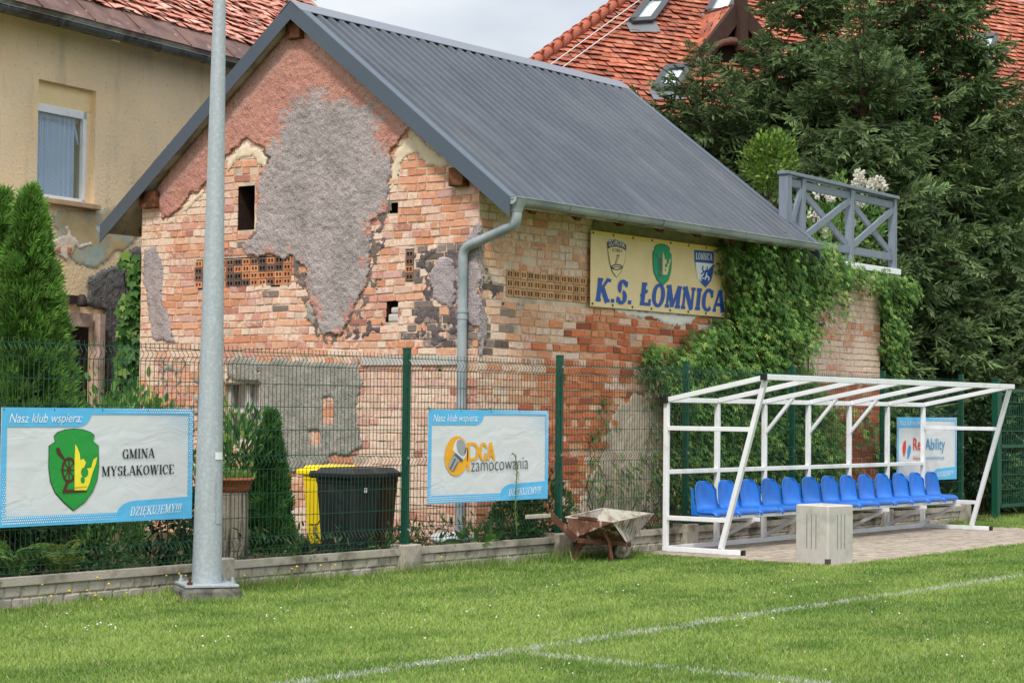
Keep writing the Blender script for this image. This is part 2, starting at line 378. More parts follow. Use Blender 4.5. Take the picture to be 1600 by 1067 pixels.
def hole_px(fr, x0, y0, x1, y1):
    a = fr.uv(x0, (y0+y1)/2)[0]; b = fr.uv(x1, (y0+y1)/2)[0]; xm = (x0+x1)/2
    return (a, b, fr.uv(xm, y1)[1], fr.uv(xm, y0)[1])
house = thing('brick_house', 'old brick outbuilding with crumbling plaster gable and dark grey corrugated roof', 'house', (XG, YB, 0.1))

H_HATCH = hole_px(GF, 372, 291, 399, 360)
H_WIN = hole_px(GF, 351, 598, 405, 690)
H_SMALL = [hole_px(GF, 607, 318, 623, 333), hole_px(GF, 604, 470, 622, 504), hole_px(GF, 684, 574, 690, 580)]
GH = [hole_px(GF, 305, 404, 456, 448), hole_px(GF, 634, 391, 647, 439)]     # hollow bricks
SH = [hole_px(SF, 790, 427, 924, 469)]
g_top = lambda u: roofz(YL-u)-.12
s_top = lambda u: 4.09 if u < 6.45 else 3.6
def mixcol(pal, wts, n, rg):
    w_ = np.array(wts, float); return np.array(pal)[rg.choice(len(pal), n, p=w_/w_.sum())]*rg.uniform(.90, 1.09, (n, 1))
def gable_cols(px, rg):
    n = len(px); x, y = px[:, 0], px[:, 1]
    c = mixcol(PAL, [5, 4, 4, 3, 2, 2, 1], n, rg)
    f = fbm(x/60, y/45, 5)
    al = np.clip(.44 + (f-.5)*1.3 + rg.normal(0, .12, n), 0, .74)
    push = .003 + np.abs(rg.normal(0, .0035, n)) + np.maximum(0, fbm(x/40, y/30, 9)-.5)*.02
    low = (y > 560) & (x > 560); c[low] = mixcol(PAL[3:] + [S(222, 178, 150, .8)], [3, 3, 4, 1, 4], low.sum(), rg); al[low] += .1
    soot = inpoly(x+rg.normal(0, 8, n), y+rg.normal(0, 5, n), [(632, 388), (690, 378), (745, 360), (750, 540), (650, 545), (640, 480)]) & (rg.random(n) < .72)
    soot |= inpoly(x+rg.normal(0, 8, n), y, [(345, 372), (455, 395), (480, 440), (500, 520), (560, 520), (590, 470), (600, 520), (540, 540), (470, 520)]) & (rg.random(n) < .3)
    c[soot] = np.array(S(122, 106, 100, .8))*rg.uniform(.55, 1.5, (soot.sum(), 1)); al[soot] = rg.uniform(.1, .5, soot.sum())
    keep = rg.random(n) > .022
    br = inpoly(x, y, [(845, 500), (1100, 500), (1100, 800), (845, 800)])
    return c, al, push, keep
def side_cols(px, rg):
    n = len(px); x, y = px[:, 0], px[:, 1]
    pal = [S(222, 166, 126, .82), S(214, 152, 110, .82), S(226, 178, 144, .82), S(220, 166, 138, .82), S(210, 138, 98, .82), S(226, 186, 160, .82)]
    c = mixcol(pal, [4, 3, 4, 3, 2, 2], n, rg); f = fbm(x/55, y/40, 15)
    al = np.clip(.40 + (f-.5)*1.1 + rg.normal(0, .1, n), 0, .68); push = .004 + np.abs(rg.normal(0, .003, n))
    er = inpoly(x+rg.normal(0, 16, n), y+rg.normal(0, 8, n), [(868, 520), (930, 490), (1105, 505), (1110, 572), (960, 562), (868, 545)])
    er |= inpoly(x+rg.normal(0, 22, n), y+rg.normal(0, 14, n), [(845, 560), (905, 545), (990, 570), (975, 660), (930, 720), (900, 800), (845, 800)])
    er &= rg.random(n) < .86
    c[er] = mixcol([S(214, 116, 62, .82), S(200, 100, 52, .82), S(220, 136, 84, .82), S(166, 84, 54, .8)], [4, 3, 3, 1], er.sum(), rg); al[er] *= .25
    push[er] = rg.uniform(.004, .022, er.sum())
    wet = (y > 690) & (x < 860); c[wet] = c[wet]*np.array([.8, .62, .55]); al[wet] *= .5
    rt = x > 1180; c[rt] = mixcol([S(218, 168, 150, .86), S(210, 150, 126, .86), S(216, 138, 100, .86)], [4, 3, 2], rt.sum(), rg); al[rt] += .24
    rl = rt & (y > 600); c[rl] = mixcol([S(200, 98, 58, .82), S(186, 84, 50, .82), S(206, 130, 92, .82)], [4, 3, 2], rl.sum(), rg); al[rl] -= .36
    soot = inpoly(x+rg.normal(0, 8, n), y+rg.normal(0, 5, n), [(748, 380), (756, 420), (775, 450), (805, 500), (760, 550), (748, 560)]) & (rg.random(n) < .6)
    c[soot] = np.array(S(128, 110, 100, .8))*rg.uniform(.55, 1.5, (soot.sum(), 1)); al[soot] = rg.uniform(.1, .5, soot.sum())
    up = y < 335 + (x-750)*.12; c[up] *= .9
    return c, al, push, rg.random(n) > .01
gh = [H_HATCH, H_WIN]+H_SMALL
backing('gable_wall', GF, 0, GW, 0, g_top, gh+GH, house, M['mortar'])
backing('side_wall', SF, 0, SW, 0, s_top, SH, house, M['mortar'])
bricks('gable_bricks', GF, 0.0, GW+.012, .02, g_top, gh+GH, gable_cols, house, seed=3)
bricks('side_bricks', SF, -.006, SW, .02, s_top, SH, side_cols, house, seed=4)
mb = MB()
for p in ([(XG, YL, 0), (23.05, YL, 0), (23.05, YL, 4.1), (XG, YL, 4.1)], [(23.05, YL, 0), (23.05, YB+.01, 0), (23.05, YB+.01, 4.0), (23.05, RY, 6.0), (23.05, YL, 4.1)],
          [(26.03, YB+.01, 0), (26.03, 17.4, 0), (26.03, 17.4, 3.6), (26.03, YB+.01, 3.6)]): mb.add(p, [tuple(range(len(p)))])
mb.build('rear_wall', M['mortar'], house, fix=False)
mb = MB(); cavity(mb, GF, H_HATCH, .34); mb.build('hatch', mat('shaded_hatch_brick', S(74, 50, 42, .5), .9, .3, 12, .5, 20), house)  # brick colour darkened, the shade inside the hatch put into it
mb = MB(); mb.bar(GF.P((H_HATCH[0]*.25+H_HATCH[1]*.75), H_HATCH[2], -.12), GF.P((H_HATCH[0]*.25+H_HATCH[1]*.75), H_HATCH[3], -.12), .05, .05)
mb.build('hatch_bar', M['dark'], house)
for i, h in enumerate(H_SMALL):
    mb = MB(); cavity(mb, GF, h, .14); mb.build('wall_hole', M.setdefault('hole', mat('shaded_hole_brick', S(90, 62, 50, .5), .9, .3, 12, .5, 20)), house)  # darkened brick colour carries the shade of the deep hole
h = H_SMALL[1]; mb = MB(); mb.box(GF.P((h[0]+h[1])/2+.01, h[2]+.05, -.04), (.08, h[1]-h[0]-.02, .09)); mb.box(GF.P((h[0]+h[1])/2+.02, h[2]+.135, -.05), (.08, h[1]-h[0]-.06, .07)); mb.build('rubble', M['concrete'], house, bevel=.02)

def hollow(fr, h, cols, rows, cell_seed, tint):
    """rows of hollow bricks laid with their two slots facing out"""
    rg = np.random.default_rng(cell_seed); V = []; F = []; C = []
    cw = (h[1]-h[0])/cols; ch = (h[3]-h[2])/rows
    def quad(a, b, c_): n = len(V); V.extend(a); F.append((n, n+1, n+2, n+3)); C.extend([(*c_, b)]*4)
    for i in range(cols):
        for j in range(rows):
            u0, z0 = h[0]+i*cw+.005, h[2]+j*ch+.006; W_, H_ = cw-.010, ch-.012
            xs = [0, .16, .44, .56, .84, 1]; zs = [0, .2, .8, 1]
            c_ = np.array(tint[rg.integers(len(tint))])*rg.uniform(.8, 1.15); hh = .012+rg.normal(0, .002)
            for a in range(5):
                for b in range(3):
                    p = [(u0+xs[a]*W_, z0+zs[b]*H_), (u0+xs[a+1]*W_, z0+zs[b]*H_), (u0+xs[a+1]*W_, z0+zs[b+1]*H_), (u0+xs[a]*W_, z0+zs[b+1]*H_)]
                    if a in (1, 3) and b == 1:
                        fr_ = [fr.P(q[0], q[1], hh) for q in p]; bk = [fr.P(q[0], q[1], -.07) for q in p]
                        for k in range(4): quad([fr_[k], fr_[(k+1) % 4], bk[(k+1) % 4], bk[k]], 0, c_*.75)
                        quad(bk, 0, c_*.12)  # slot sides and backs darkened: recess shade put into the colour
                    else: quad([fr.P(q[0], q[1], hh) for q in p], .2, c_)
            o0, o1, q0, q1 = h[0]+i*cw, h[0]+(i+1)*cw, h[2]+j*ch, h[2]+(j+1)*ch; mc = S(205, 178, 150, .8)
            for rc in ((o0, o1, q0, z0), (o0, o1, z0+H_, q1), (o0, u0, z0, z0+H_), (u0+W_, o1, z0, z0+H_)):
                quad([fr.P(a_, b_, -.003) for a_, b_ in ((rc[0], rc[2]), (rc[1], rc[2]), (rc[1], rc[3]), (rc[0], rc[3]))], 0, np.array(mc))
            for p, q in (((0, 0), (1, 0)), ((1, 0), (1, 1)), ((1, 1), (0, 1)), ((0, 1), (0, 0))):
                a_ = (u0+p[0]*W_, z0+p[1]*H_); b_ = (u0+q[0]*W_, z0+q[1]*H_)
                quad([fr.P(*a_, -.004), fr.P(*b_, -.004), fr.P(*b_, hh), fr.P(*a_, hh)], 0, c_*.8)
    return npmesh('hollow_bricks', V, np.array(F), M['brick'], house, np.array(C))
hollow(GF, GH[0], 12, 4, 1, [S(196, 132, 96, .8), S(210, 150, 112, .8), S(130, 100, 88, .8), S(104, 88, 82, .8)])
hollow(GF, GH[1], 1, 4, 2, [S(206, 146, 110, .8), S(130, 104, 92, .8)])
hollow(SF, SH[0], 13, 3, 3, [S(206, 158, 116, .8), S(214, 168, 128, .8)])

# --- plaster left on the brickwork: ragged sheets two or three centimetres thick
def patch(name, fr, polys, m, parent, colfn, cell=.022, h=.022, amp=.012, warp=.05, seed=1, holes=(), zlim=None, loose=0.0, ws=7):
    P = [[fr.uv(*p) for p in poly] for poly in polys]
    al = np.array([q for poly in P for q in poly]); u0, z0 = al.min(0)-.05; u1, z1 = al.max(0)+.05
    us = np.arange(u0, u1, cell); zs = np.arange(z0, z1, cell); uu, zz = np.meshgrid(us, zs)
    wu = uu + (fbm(uu*ws, zz*ws, seed, 5)-.5)*2.6*warp+(vnoise(uu*38, zz*38, seed+4)-.5)*.035; wz = zz + (fbm(uu*ws+50, zz*ws+9, seed+3, 5)-.5)*2.6*warp+(vnoise(uu*38+7, zz*38, seed+5)-.5)*.03
    ins = np.zeros(uu.shape, bool)
    for poly in P: ins |= inpoly(wu, wz, poly)
    if loose: ins &= fbm(uu*14, zz*18, seed+8) > loose
    for q in holes: ins &= ~((uu > q[0]-.01) & (uu < q[1]+.01) & (zz > q[2]-.01) & (zz < q[3]+.01))
    if zlim is not None: ins &= zz < zlim(uu)
    e = ins.copy(); e[1:] &= ins[:-1]; e[:-1] &= ins[1:]; e[:, 1:] &= ins[:, :-1]; e[:, :-1] &= ins[:, 1:]
    hh = np.where(e, h + (fbm(uu*24, zz*24, seed+5, 3)-.5)*2*amp + (fbm(uu*3, zz*3, seed+6)-.5)*amp, .002)
    V = fr.P(uu+(vnoise(uu*70, zz*70, seed+1)-.5)*cell*.7, zz+(vnoise(uu*70+31, zz*70, seed+2)-.5)*cell*.7, hh).reshape(-1, 3)
    px = topix(fr.P(wu, wz)); C = colfn(uu, zz, px[..., 0], px[..., 1]).reshape(-1, 3)
    nu = len(us); i = np.arange(nu-1)[None, :]; j = np.arange(len(zs)-1)[:, None]; a = j*nu+i
    ok = ins[:-1, :-1] & ins[1:, :-1] & ins[:-1, 1:] & ins[1:, 1:]; a = a[ok]
    F = np.stack([a, a+1, a+nu+1, a+nu], 1); used, inv = np.unique(F, return_inverse=True)
    return npmesh(name, V[used], inv.reshape(F.shape), m, parent, C[used], smooth=True)
def tone(c, k): return np.asarray(c)[None, None, :]*np.asarray(k)[..., None]
GREY = [(422, 246), (436, 205), (448, 180), (482, 150), (540, 148), (580, 172), (598, 205), (612, 245), (610, 300), (606, 332), (584, 345), (578, 400), (578, 440), (562, 470), (550, 500), (530, 527), (505, 522), (490, 482), (476, 440), (478, 420), (456, 403), (386, 402), (376, 382), (402, 360), (402, 288), (412, 268)]
PINK = [(244, 306), (254, 345), (272, 336), (292, 314), (320, 292), (338, 262), (355, 246), (388, 217), (422, 246), (430, 260), (600, 240), (612, 240), (640, 207), (668, 220), (708, 252), (760, 300), (700, 190), (467, -20), (300, 200)]
def upper_col(u, z, x, y):
    g = inpoly(x+(fbm(u*5, z*5, 61)-.5)*46+(vnoise(u*44, z*44, 4)-.5)*26, y+(fbm(u*5, z*5, 62)-.5)*46+(vnoise(u*44, z*44, 5)-.5)*22, GREY); f = fbm(u*3, z*3, 11); f2 = fbm(u*11, z*11, 12)
    dr = roofz(YL-u) - z
    band = np.clip((.42-dr)/.06, 0, 1)
    pk = tone(S(196, 142, 128, .8), .82+.36*f2); pk = pk*(1-(f[..., None] > .56)*.0)
    pk = pk + (np.array(S(206, 152, 132, .8))-pk)*np.clip((f-.45)*3, 0, .7)[..., None]
    pk = pk*(1-band[..., None]) + tone(S(204, 160, 148, .85), .9+.2*f)*band[..., None]
    gr = tone(S(166, 156, 153, .8), .7+.6*f2)
    gr = gr + (np.array(S(184, 172, 169, .8))-gr)*np.clip((f-.42)*3.5, 0, .8)[..., None]
    return np.where(g[..., None], gr, pk)
gz = lambda u: RZ - RS*np.abs(YL-u-RY) - .1
bcol = lambda u, z, x, y: tone(S(136, 122, 114, .8), .55+.8*fbm(u*13, z*13, 29))
patch('plaster_base_coat', GF, [[(410, 230), (618, 225), (622, 310), (600, 352), (596, 400), (590, 450), (566, 500), (545, 535), (500, 538), (478, 490), (462, 442), (455, 412), (385, 408), (372, 380), (396, 355), (398, 285)]], M['plaster'], house, bcol, seed=28, h=.013, amp=.007, warp=.06, loose=.40, holes=[H_HATCH]+GH)
patch('gable_plaster', GF, [GREY, PINK], M['plaster'], house, upper_col, cell=.016, h=.034, amp=.014, warp=.05, seed=2, holes=[H_HATCH, (hole_px(GF, 710, 262, 735, 294))], zlim=gz)
lil = lambda u, z, x, y: tone(S(174, 162, 162, .82), .75+.5*fbm(u*10, z*10, 21))
patch('corner_plaster', GF, [[(224, 388), (248, 383), (258, 420), (256, 470), (268, 500), (276, 538), (238, 532), (232, 480), (224, 440)]], M['plaster'], house, lil, seed=31, warp=.03, h=.026)
patch('corner_plaster', GF, [[(668, 425), (690, 400), (712, 400), (714, 470), (706, 486), (676, 470)], [(722, 372), (752, 342), (752, 520), (722, 500)]], M['plaster'], house, lil, seed=41, warp=.04, h=.026)
patch('corner_plaster', SF, [[(746, 345), (753, 345), (757, 400), (752, 470), (762, 500), (752, 560), (746, 560)]], M['plaster'], house, lil, seed=43, warp=.03, h=.026)
sootc = lambda u, z, x, y: tone(S(112, 102, 102, .78), .6+.8*fbm(u*14, z*14, 23))
patch('sooty_plaster', GF, [[(640, 392), (700, 384), (716, 400), (720, 545), (650, 540), (648, 500), (664, 470)]], M['plaster'], house, sootc, seed=51, h=.016, amp=.008, loose=.44, warp=.06)
patch('sooty_plaster', GF, [[(478, 440), (498, 500), (520, 527), (560, 510), (600, 480), (604, 345), (588, 350), (584, 440), (600, 520), (540, 545), (490, 530)]], M['plaster'], house, sootc, seed=53, h=.015, amp=.007, loose=.52, warp=.06)
patch('sooty_plaster', SF, [[(748, 400), (770, 440), (800, 470), (790, 520), (752, 555)]], M['plaster'], house, sootc, seed=55, h=.015, amp=.007, loose=.55, warp=.05)
cem = lambda u, z, x, y: tone(S(160, 156, 146, .82), .72+.55*fbm(u*8, z*8, 24))
patch('cement_plaster', GF, [[(402, 566), (440, 560), (564, 562), (567, 600), (560, 640), (566, 700), (548, 716), (520, 712), (500, 740), (470, 736), (404, 744)], [(352, 560), (400, 556), (404, 600), (352, 596)]], M['plaster'], house, cem, seed=61, h=.026, warp=.06,
      holes=[H_WIN, hole_px(GF, 508, 625, 519, 662), hole_px(GF, 486, 676, 498, 690)])
patch('cement_plaster', GF, [[(262, 560), (330, 552), (352, 556), (352, 720), (240, 760), (238, 600)]], M['plaster'], house, cem, seed=63, h=.02, warp=.08, loose=.5)
patch('cement_plaster', GF, [[(476, 470), (492, 474), (500, 500), (490, 512), (476, 500)]], M['plaster'], house, cem, seed=64, h=.02, warp=.04)
lin = hole_px(GF, 566, 556, 716, 571); mb = MB(); mb.box(GF.P((lin[0]+lin[1])/2, (lin[2]+lin[3])/2, .0), (.06, lin[1]-lin[0], lin[3]-lin[2])); mb.build('lintel', M['concrete'], house, bevel=.008)
crm = lambda u, z, x, y: tone(S(226, 208, 180, .8), .85+.25*fbm(u*6, z*6, 25))
for pl_ in ([[(354, 250), (388, 219), (420, 246), (416, 266), (404, 262), (394, 244), (372, 254), (356, 272)], [(262, 346), (296, 314), (320, 292), (320, 306), (296, 330), (280, 336), (268, 352)],
                        [(616, 240), (640, 209), (664, 222), (704, 252), (740, 290), (716, 262), (690, 262), (668, 262), (652, 240), (630, 252), (616, 300), (608, 300)]]): patch('lime_edge', GF, [pl_], M['smooth_plaster'], house, crm, seed=71, h=.02, amp=.005, warp=.035, zlim=gz, holes=[hole_px(GF, 708, 260, 737, 296)])
wht = lambda u, z, x, y: tone(S(228, 224, 216, .82), .88+.2*fbm(u*7, z*7, 26))
patch('lime_edge', SF, [[(955, 478), (1100, 492), (1078, 508), (1046, 512), (1020, 500), (990, 494), (962, 497)]], M['smooth_plaster'], house, wht, seed=81, h=.022, amp=.004, warp=.03)
rub = lambda u, z, x, y: tone(S(196, 180, 160, .8), .7+.5*fbm(u*6, z*6, 27))
patch('foot_plaster', SF, [[(958, 640), (990, 610), (1030, 640), (1040, 800), (905, 810), (915, 750), (940, 700)]], M['smooth_plaster'], house, rub, seed=83, h=.02, amp=.01, warp=.06)
eav = lambda u, z, x, y: tone(S(158, 152, 118, .75), .75+.45*fbm(u*9, z*9, 28))
patch('eaves_plaster', SF, [[(936, 318), (1130, 340), (1130, 420), (1100, 400), (926, 372), (920, 360)]], M['plaster'], house, eav, seed=85, h=.024, warp=.03, zlim=lambda u: 0*u+4.08)

# --- window in the gable foot
uw0, uw1, zw0, zw1 = H_WIN
mb = MB(); cavity(mb, GF, H_WIN, .22); mb.build('window_recess', M['mortar'], house)
wf = MB(); fwid = .05
for a, b in (((uw0, zw0), (uw0, zw1)), ((uw1, zw0), (uw1, zw1)), ((uw0, zw0), (uw1, zw0)), ((uw0, zw1), (uw1, zw1)), (((uw0*.45+uw1*.55), zw0), ((uw0*.45+uw1*.55), zw1)), ((uw0, zw0+.36), (uw1, zw0+.36))):
    wf.bar(GF.P(*a, -.1), GF.P(*b, -.1), .045, .05, (-1, 0, 0))
wn = wf.build('window', mat('flaking_window_paint', S(196, 190, 178, .8), .7, .15, 10, .2, 40, col2=S(120, 100, 80, .7), c2s=9, c2t=(.58, .68)), house)
mb = MB(); mb.add([GF.P(uw0, zw0, -.115), GF.P(uw1, zw0, -.115), GF.P(uw1, zw1, -.115), GF.P(uw0, zw1, -.115)], [(0, 1, 2, 3)]); mb.build('pane', glass_mat('window_glass'), wn)
mb = MB(); mb.add([GF.P(uw0+.16, zw0, -.16), GF.P(uw1, zw0, -.16), GF.P(uw1, zw1-.05, -.16), GF.P(uw0+.16, zw1-.05, -.16)], [(0, 1, 2, 3)]); mb.build('curtain', mat('net_curtain', (.6, .6, .58), .9, .2, 20), wn)

# --- beam ends and rafters
for (x0, y0, x1, y1) in ((711, 263, 734, 292), (229, 300, 253, 326), (457, 36, 479, 63)):
    h = hole_px(GF, x0, y0, x1, y1); mb = MB(); mb.box(GF.P((h[0]+h[1])/2, (h[2]+h[3])/2, -.06), (.36, h[1]-h[0], h[3]-h[2])); mb.build('beam_end', M['wood'], house, bevel=.012)
for x in np.arange(17.15, 23.0, .84):
    mb = MB(); mb.bar((x, 13.3, roofz(13.3)-.18), (x, 12.72, roofz(12.72)-.16), .1, .12); mb.build('rafter', M['wood'], house)
for x in np.arange(17.0, 23.0, 1.0):
    mb = MB(); mb.bar((x, 18.2, roofz(18.2)-.18), (x, 18.72, roofz(18.72)-.16), .1, .12); mb.build('rafter', M['wood'], house)

# --- roof: boards, corrugated sheets, ridge cap, verge trims
X0, X1 = 16.47, 23.18
mb = MB(); cs = 1/math.hypot(1, RS)
for sg in (1, -1):
    ye = RY - sg*RH
    mb.prism([(X0+.02, RY, RZ-.03), (X0+.02, ye, RZ-RH*RS-.03), (X0+.02, ye, RZ-RH*RS-.1), (X0+.02, RY, RZ-.1)], (X1-X0-.04, 0, 0))
roof = mb.build('roof', M['soffit'], house)
def sheets(sg):
    V = []; F = []; pitch = .183; per = 6; n = int(math.ceil((X1-X0)/(pitch*per)))
    prof = [(0, 0), (.42, .0), (.50, .026), (.80, .026), (.88, .0)]
    for s in range(n):
        xa = X0 + s*pitch*per; xs = []
        for r in range(per):
            xs += [(xa+(r+a)*pitch, hh) for a, hh in prof]
        xs.append((xa+per*pitch-.014, 0)); xs = [q for q in xs if q[0] <= X1]
        lift = .007*(s % 2); nn = np.array([0, -sg*RS, 1.0])*cs
        b = len(V); K = 5; L0 = RH+.04
        for k in range(K):
            d = L0*k/(K-1)
            for x, hh in xs:
                V.append(np.array([x, RY-sg*d, RZ-RS*d]) + nn*(hh+lift+.004))
        m_ = len(xs)
        F += [(b+k*m_+i, b+k*m_+i+1, b+(k+1)*m_+i+1, b+(k+1)*m_+i) for k in range(K-1) for i in range(m_-1)]
        # turned-down lower edge, one sheet thick
        e = len(V)
        for x, hh in xs: V.append(np.array([x, RY-sg*(L0-.004), RZ-RS*L0]) + nn*(hh+lift-.006))
        F += [(b+(K-1)*m_+i, b+(K-1)*m_+i+1, e+i+1, e+i) for i in range(m_-1)]
        for d in (.25, .75, 1.25, 1.8, 2.35, 2.9):        # screw heads on the crests
            for r in range(0, per, 2):
                x = xa+(r+.63)*pitch
                if x > X1-.02: continue
                c = np.array([x, RY-sg*d, RZ-RS*d]) + nn*(.033+lift); q = len(V); t = np.array([0, -sg, -RS])*cs*.009; a = np.array([.009, 0, 0])
                V += [c-a-t, c+a-t, c+a+t, c-a+t, c-a-t-nn*.01, c+a-t-nn*.01, c+a+t-nn*.01, c-a+t-nn*.01]
                F += [(q, q+1, q+2, q+3), (q, q+1, q+5, q+4), (q+1, q+2, q+6, q+5), (q+2, q+3, q+7, q+6), (q+3, q, q+4, q+7)]
    return npmesh('roof_sheet', V, np.array(F), M['roof_metal'], roof)
sheets(1); sheets(-1)
mb = MB()
for sg in (1, -1):
    mb.prism([(X0-.02, RY, RZ+.05), (X0-.02, RY-sg*.17, RZ+.05-.17*RS), (X0-.02, RY-sg*.17, RZ+.042-.17*RS), (X0-.02, RY, RZ+.042)], (X1-X0+.04, 0, 0))
mb.build('ridge_cap', mat('ridge_metal', S(112, 116, 126, .8), .4, .06, 2, spec=.5), roof)
for xx, s in ((X0, -1), (X1, 1)):
    for sg in (1, -1):
        mb = MB(); L0 = RH+.06; tp = lambda d, o: (xx, RY-sg*d, RZ-RS*d+o)
        mb.prism([tp(0, .045), tp(L0, .045), tp(L0, -.17), tp(0, -.17)], (s*.012, 0, 0))
        p = [tp(0, .048), tp(L0, .048), tp(L0, .036), tp(0, .036)]; mb.prism(p, (-s*.13, 0, 0))
        mb.build('verge_trim', M['trim_metal'], roof)

# --- gutters and downpipe
def gutter(y, z, xa, xb, m, sg=-1, r=.068):
    V = []; F = []; n = 10; rings = 2
    prof = [(r*math.cos(math.pi+math.pi*k/n), r*math.sin(math.pi+math.pi*k/n)) for k in range(n+1)]
    prof = [(-r-.008*1, .012), (-r-.012, .0)] + prof + [(r, .03)]
    for x, dz in ((xa, 0), (xb, -.015)):
        for a, b in prof: V.append((x, y+a, z+b+dz))
    m_ = len(prof); F = [(i, i+1, m_+i+1, m_+i) for i in range(m_-1)]
    mb = MB(); mb.add(V, F, True); mb.add(V[2:m_-1], [tuple(range(m_-3))]); mb.add(V[m_+2:-1], [tuple(range(m_-3))])
    for x in np.arange(xa+.05, xb, .93):
        mb.tube([(x, y+(r+.004)*math.cos(math.pi+math.pi*k/n), z-.007+(r+.004)*math.sin(math.pi+math.pi*k/n)) for k in range(n+1)], .006, 5)
    return mb.build('gutter', m, house)
GY, GZ = RY-RH-.075, RZ-RH*RS-.01
gutter(GY, GZ, X0+.0, X1-.06, M['zinc']); gutter(RY+RH+.075, GZ, X0, X1, M['zinc'])
o = PY(808, 312, GY); xo = o[0]; xv = PX(722, 520, XG-.085)
pts = [(xo, GY, GZ-.02), (xo, GY, GZ-.10), (xo, GY, GZ-.2), (xo, GY, GZ-.25)]
e1 = np.array([xo, GY, GZ-.27]); e2 = np.array([XG-.085, xv[1], PX(722, 388, XG-.085)[2]])
d = (e2-e1)/np.linalg.norm(e2-e1)
pts = [e1+(0, 0, .24), e1+(0, 0, .11)] + [e1*(1-t)**2 + 0 for t in ()]
bez = lambda a, b, c, t: a*(1-t)**2 + 2*b*t*(1-t) + c*t*t
A0 = e1+np.array([0, 0, .1]); A1 = e1+d*.1; B0 = e2-d*.1; B1 = e2-np.array([0, 0, .1])
pts = [e1+np.array([0, 0, .25])] + [bez(A0, e1, A1, t) for t in np.linspace(0, 1, 6)] + [bez(B0, e2, B1, t) for t in np.linspace(0, 1, 6)] + [np.array([e2[0], e2[1], .12])]
mb = MB(); mb.tube(pts, .054, 14); mb.tube([e1+np.array([0, 0, .26]), e1+np.array([0, 0, .17]), e1+np.array([0, 0, .13])], [.11, .07, .06], 14)
for z in (2.55, 2.62, .95): mb.tube([(e2[0], e2[1], z-.02), (e2[0], e2[1], z+.02)], .061, 14)
mb.build('downpipe', M['zinc'], house)

# --- terrace on the lower wing
TL = np.array([22.86, 12.97]); TR = np.array([26.62, 13.06]); te = (TR-TL)/np.linalg.norm(TR-TL); tn = np.array([-te[1], te[0]])
q = [TL, TR, TR+tn*4.2, TL+tn*4.2]
mb = MB(); mb.prism([(*TL, 3.6), (*TR, 3.6), (*q[2], 3.6), (*q[3], 3.6)], (0, 0, .085)); mb.build('terrace_slab', M['white_paint'], house, bevel=.006)
rail = thing('terrace_railing', 'grey painted timber terrace railing with crossed braces above the brick wall', 'railing', (24.3, 13.0, 3.685))
RLp = np.array([23.03, 12.99]); RRp = np.array([26.54, 13.16]); Lr = np.linalg.norm(RRp-RLp); re_ = (RRp-RLp)/Lr
rp3 = lambda s, z, off=0: np.array([RLp[0]+re_[0]*s-re_[1]*off, RLp[1]+re_[1]*s+re_[0]*off, z])
ss = [0.03, .50, 2.03, Lr]
for i, s in enumerate(ss):
    mb = MB(); wd = .13 if i == 0 else .1; mb.bar(rp3(s, 3.686), rp3(s, 4.71), wd, wd, (*re_, 0)); mb.build('post', M['grey_paint'], rail, bevel=.006)
mb = MB(); mb.bar(rp3(-.06, 4.735), rp3(Lr+.07, 4.735), .16, .045); mb.build('handrail', M['grey_paint'], rail, bevel=.006)
for i in range(3):
    a, b = ss[i]+.055, ss[i+1]-.052
    mb = MB(); mb.bar(rp3(a, 4.62), rp3(b, 4.62), .055, .1); mb.build('rail', M['grey_paint'], rail, bevel=.005)
    mb = MB(); mb.bar(rp3(a, 3.86), rp3(b, 3.86), .055, .1); mb.build('rail', M['grey_paint'], rail, bevel=.005)
    mb = MB(); mb.bar(rp3(a, 4.55, .02), rp3(b, 3.93, .02), .035, .09); mb.build('brace', M['grey_paint'], rail)
    mb = MB(); mb.bar(rp3(a, 3.93, -.02), rp3(b, 4.55, -.02), .035, .09); mb.build('brace', M['grey_paint'], rail)

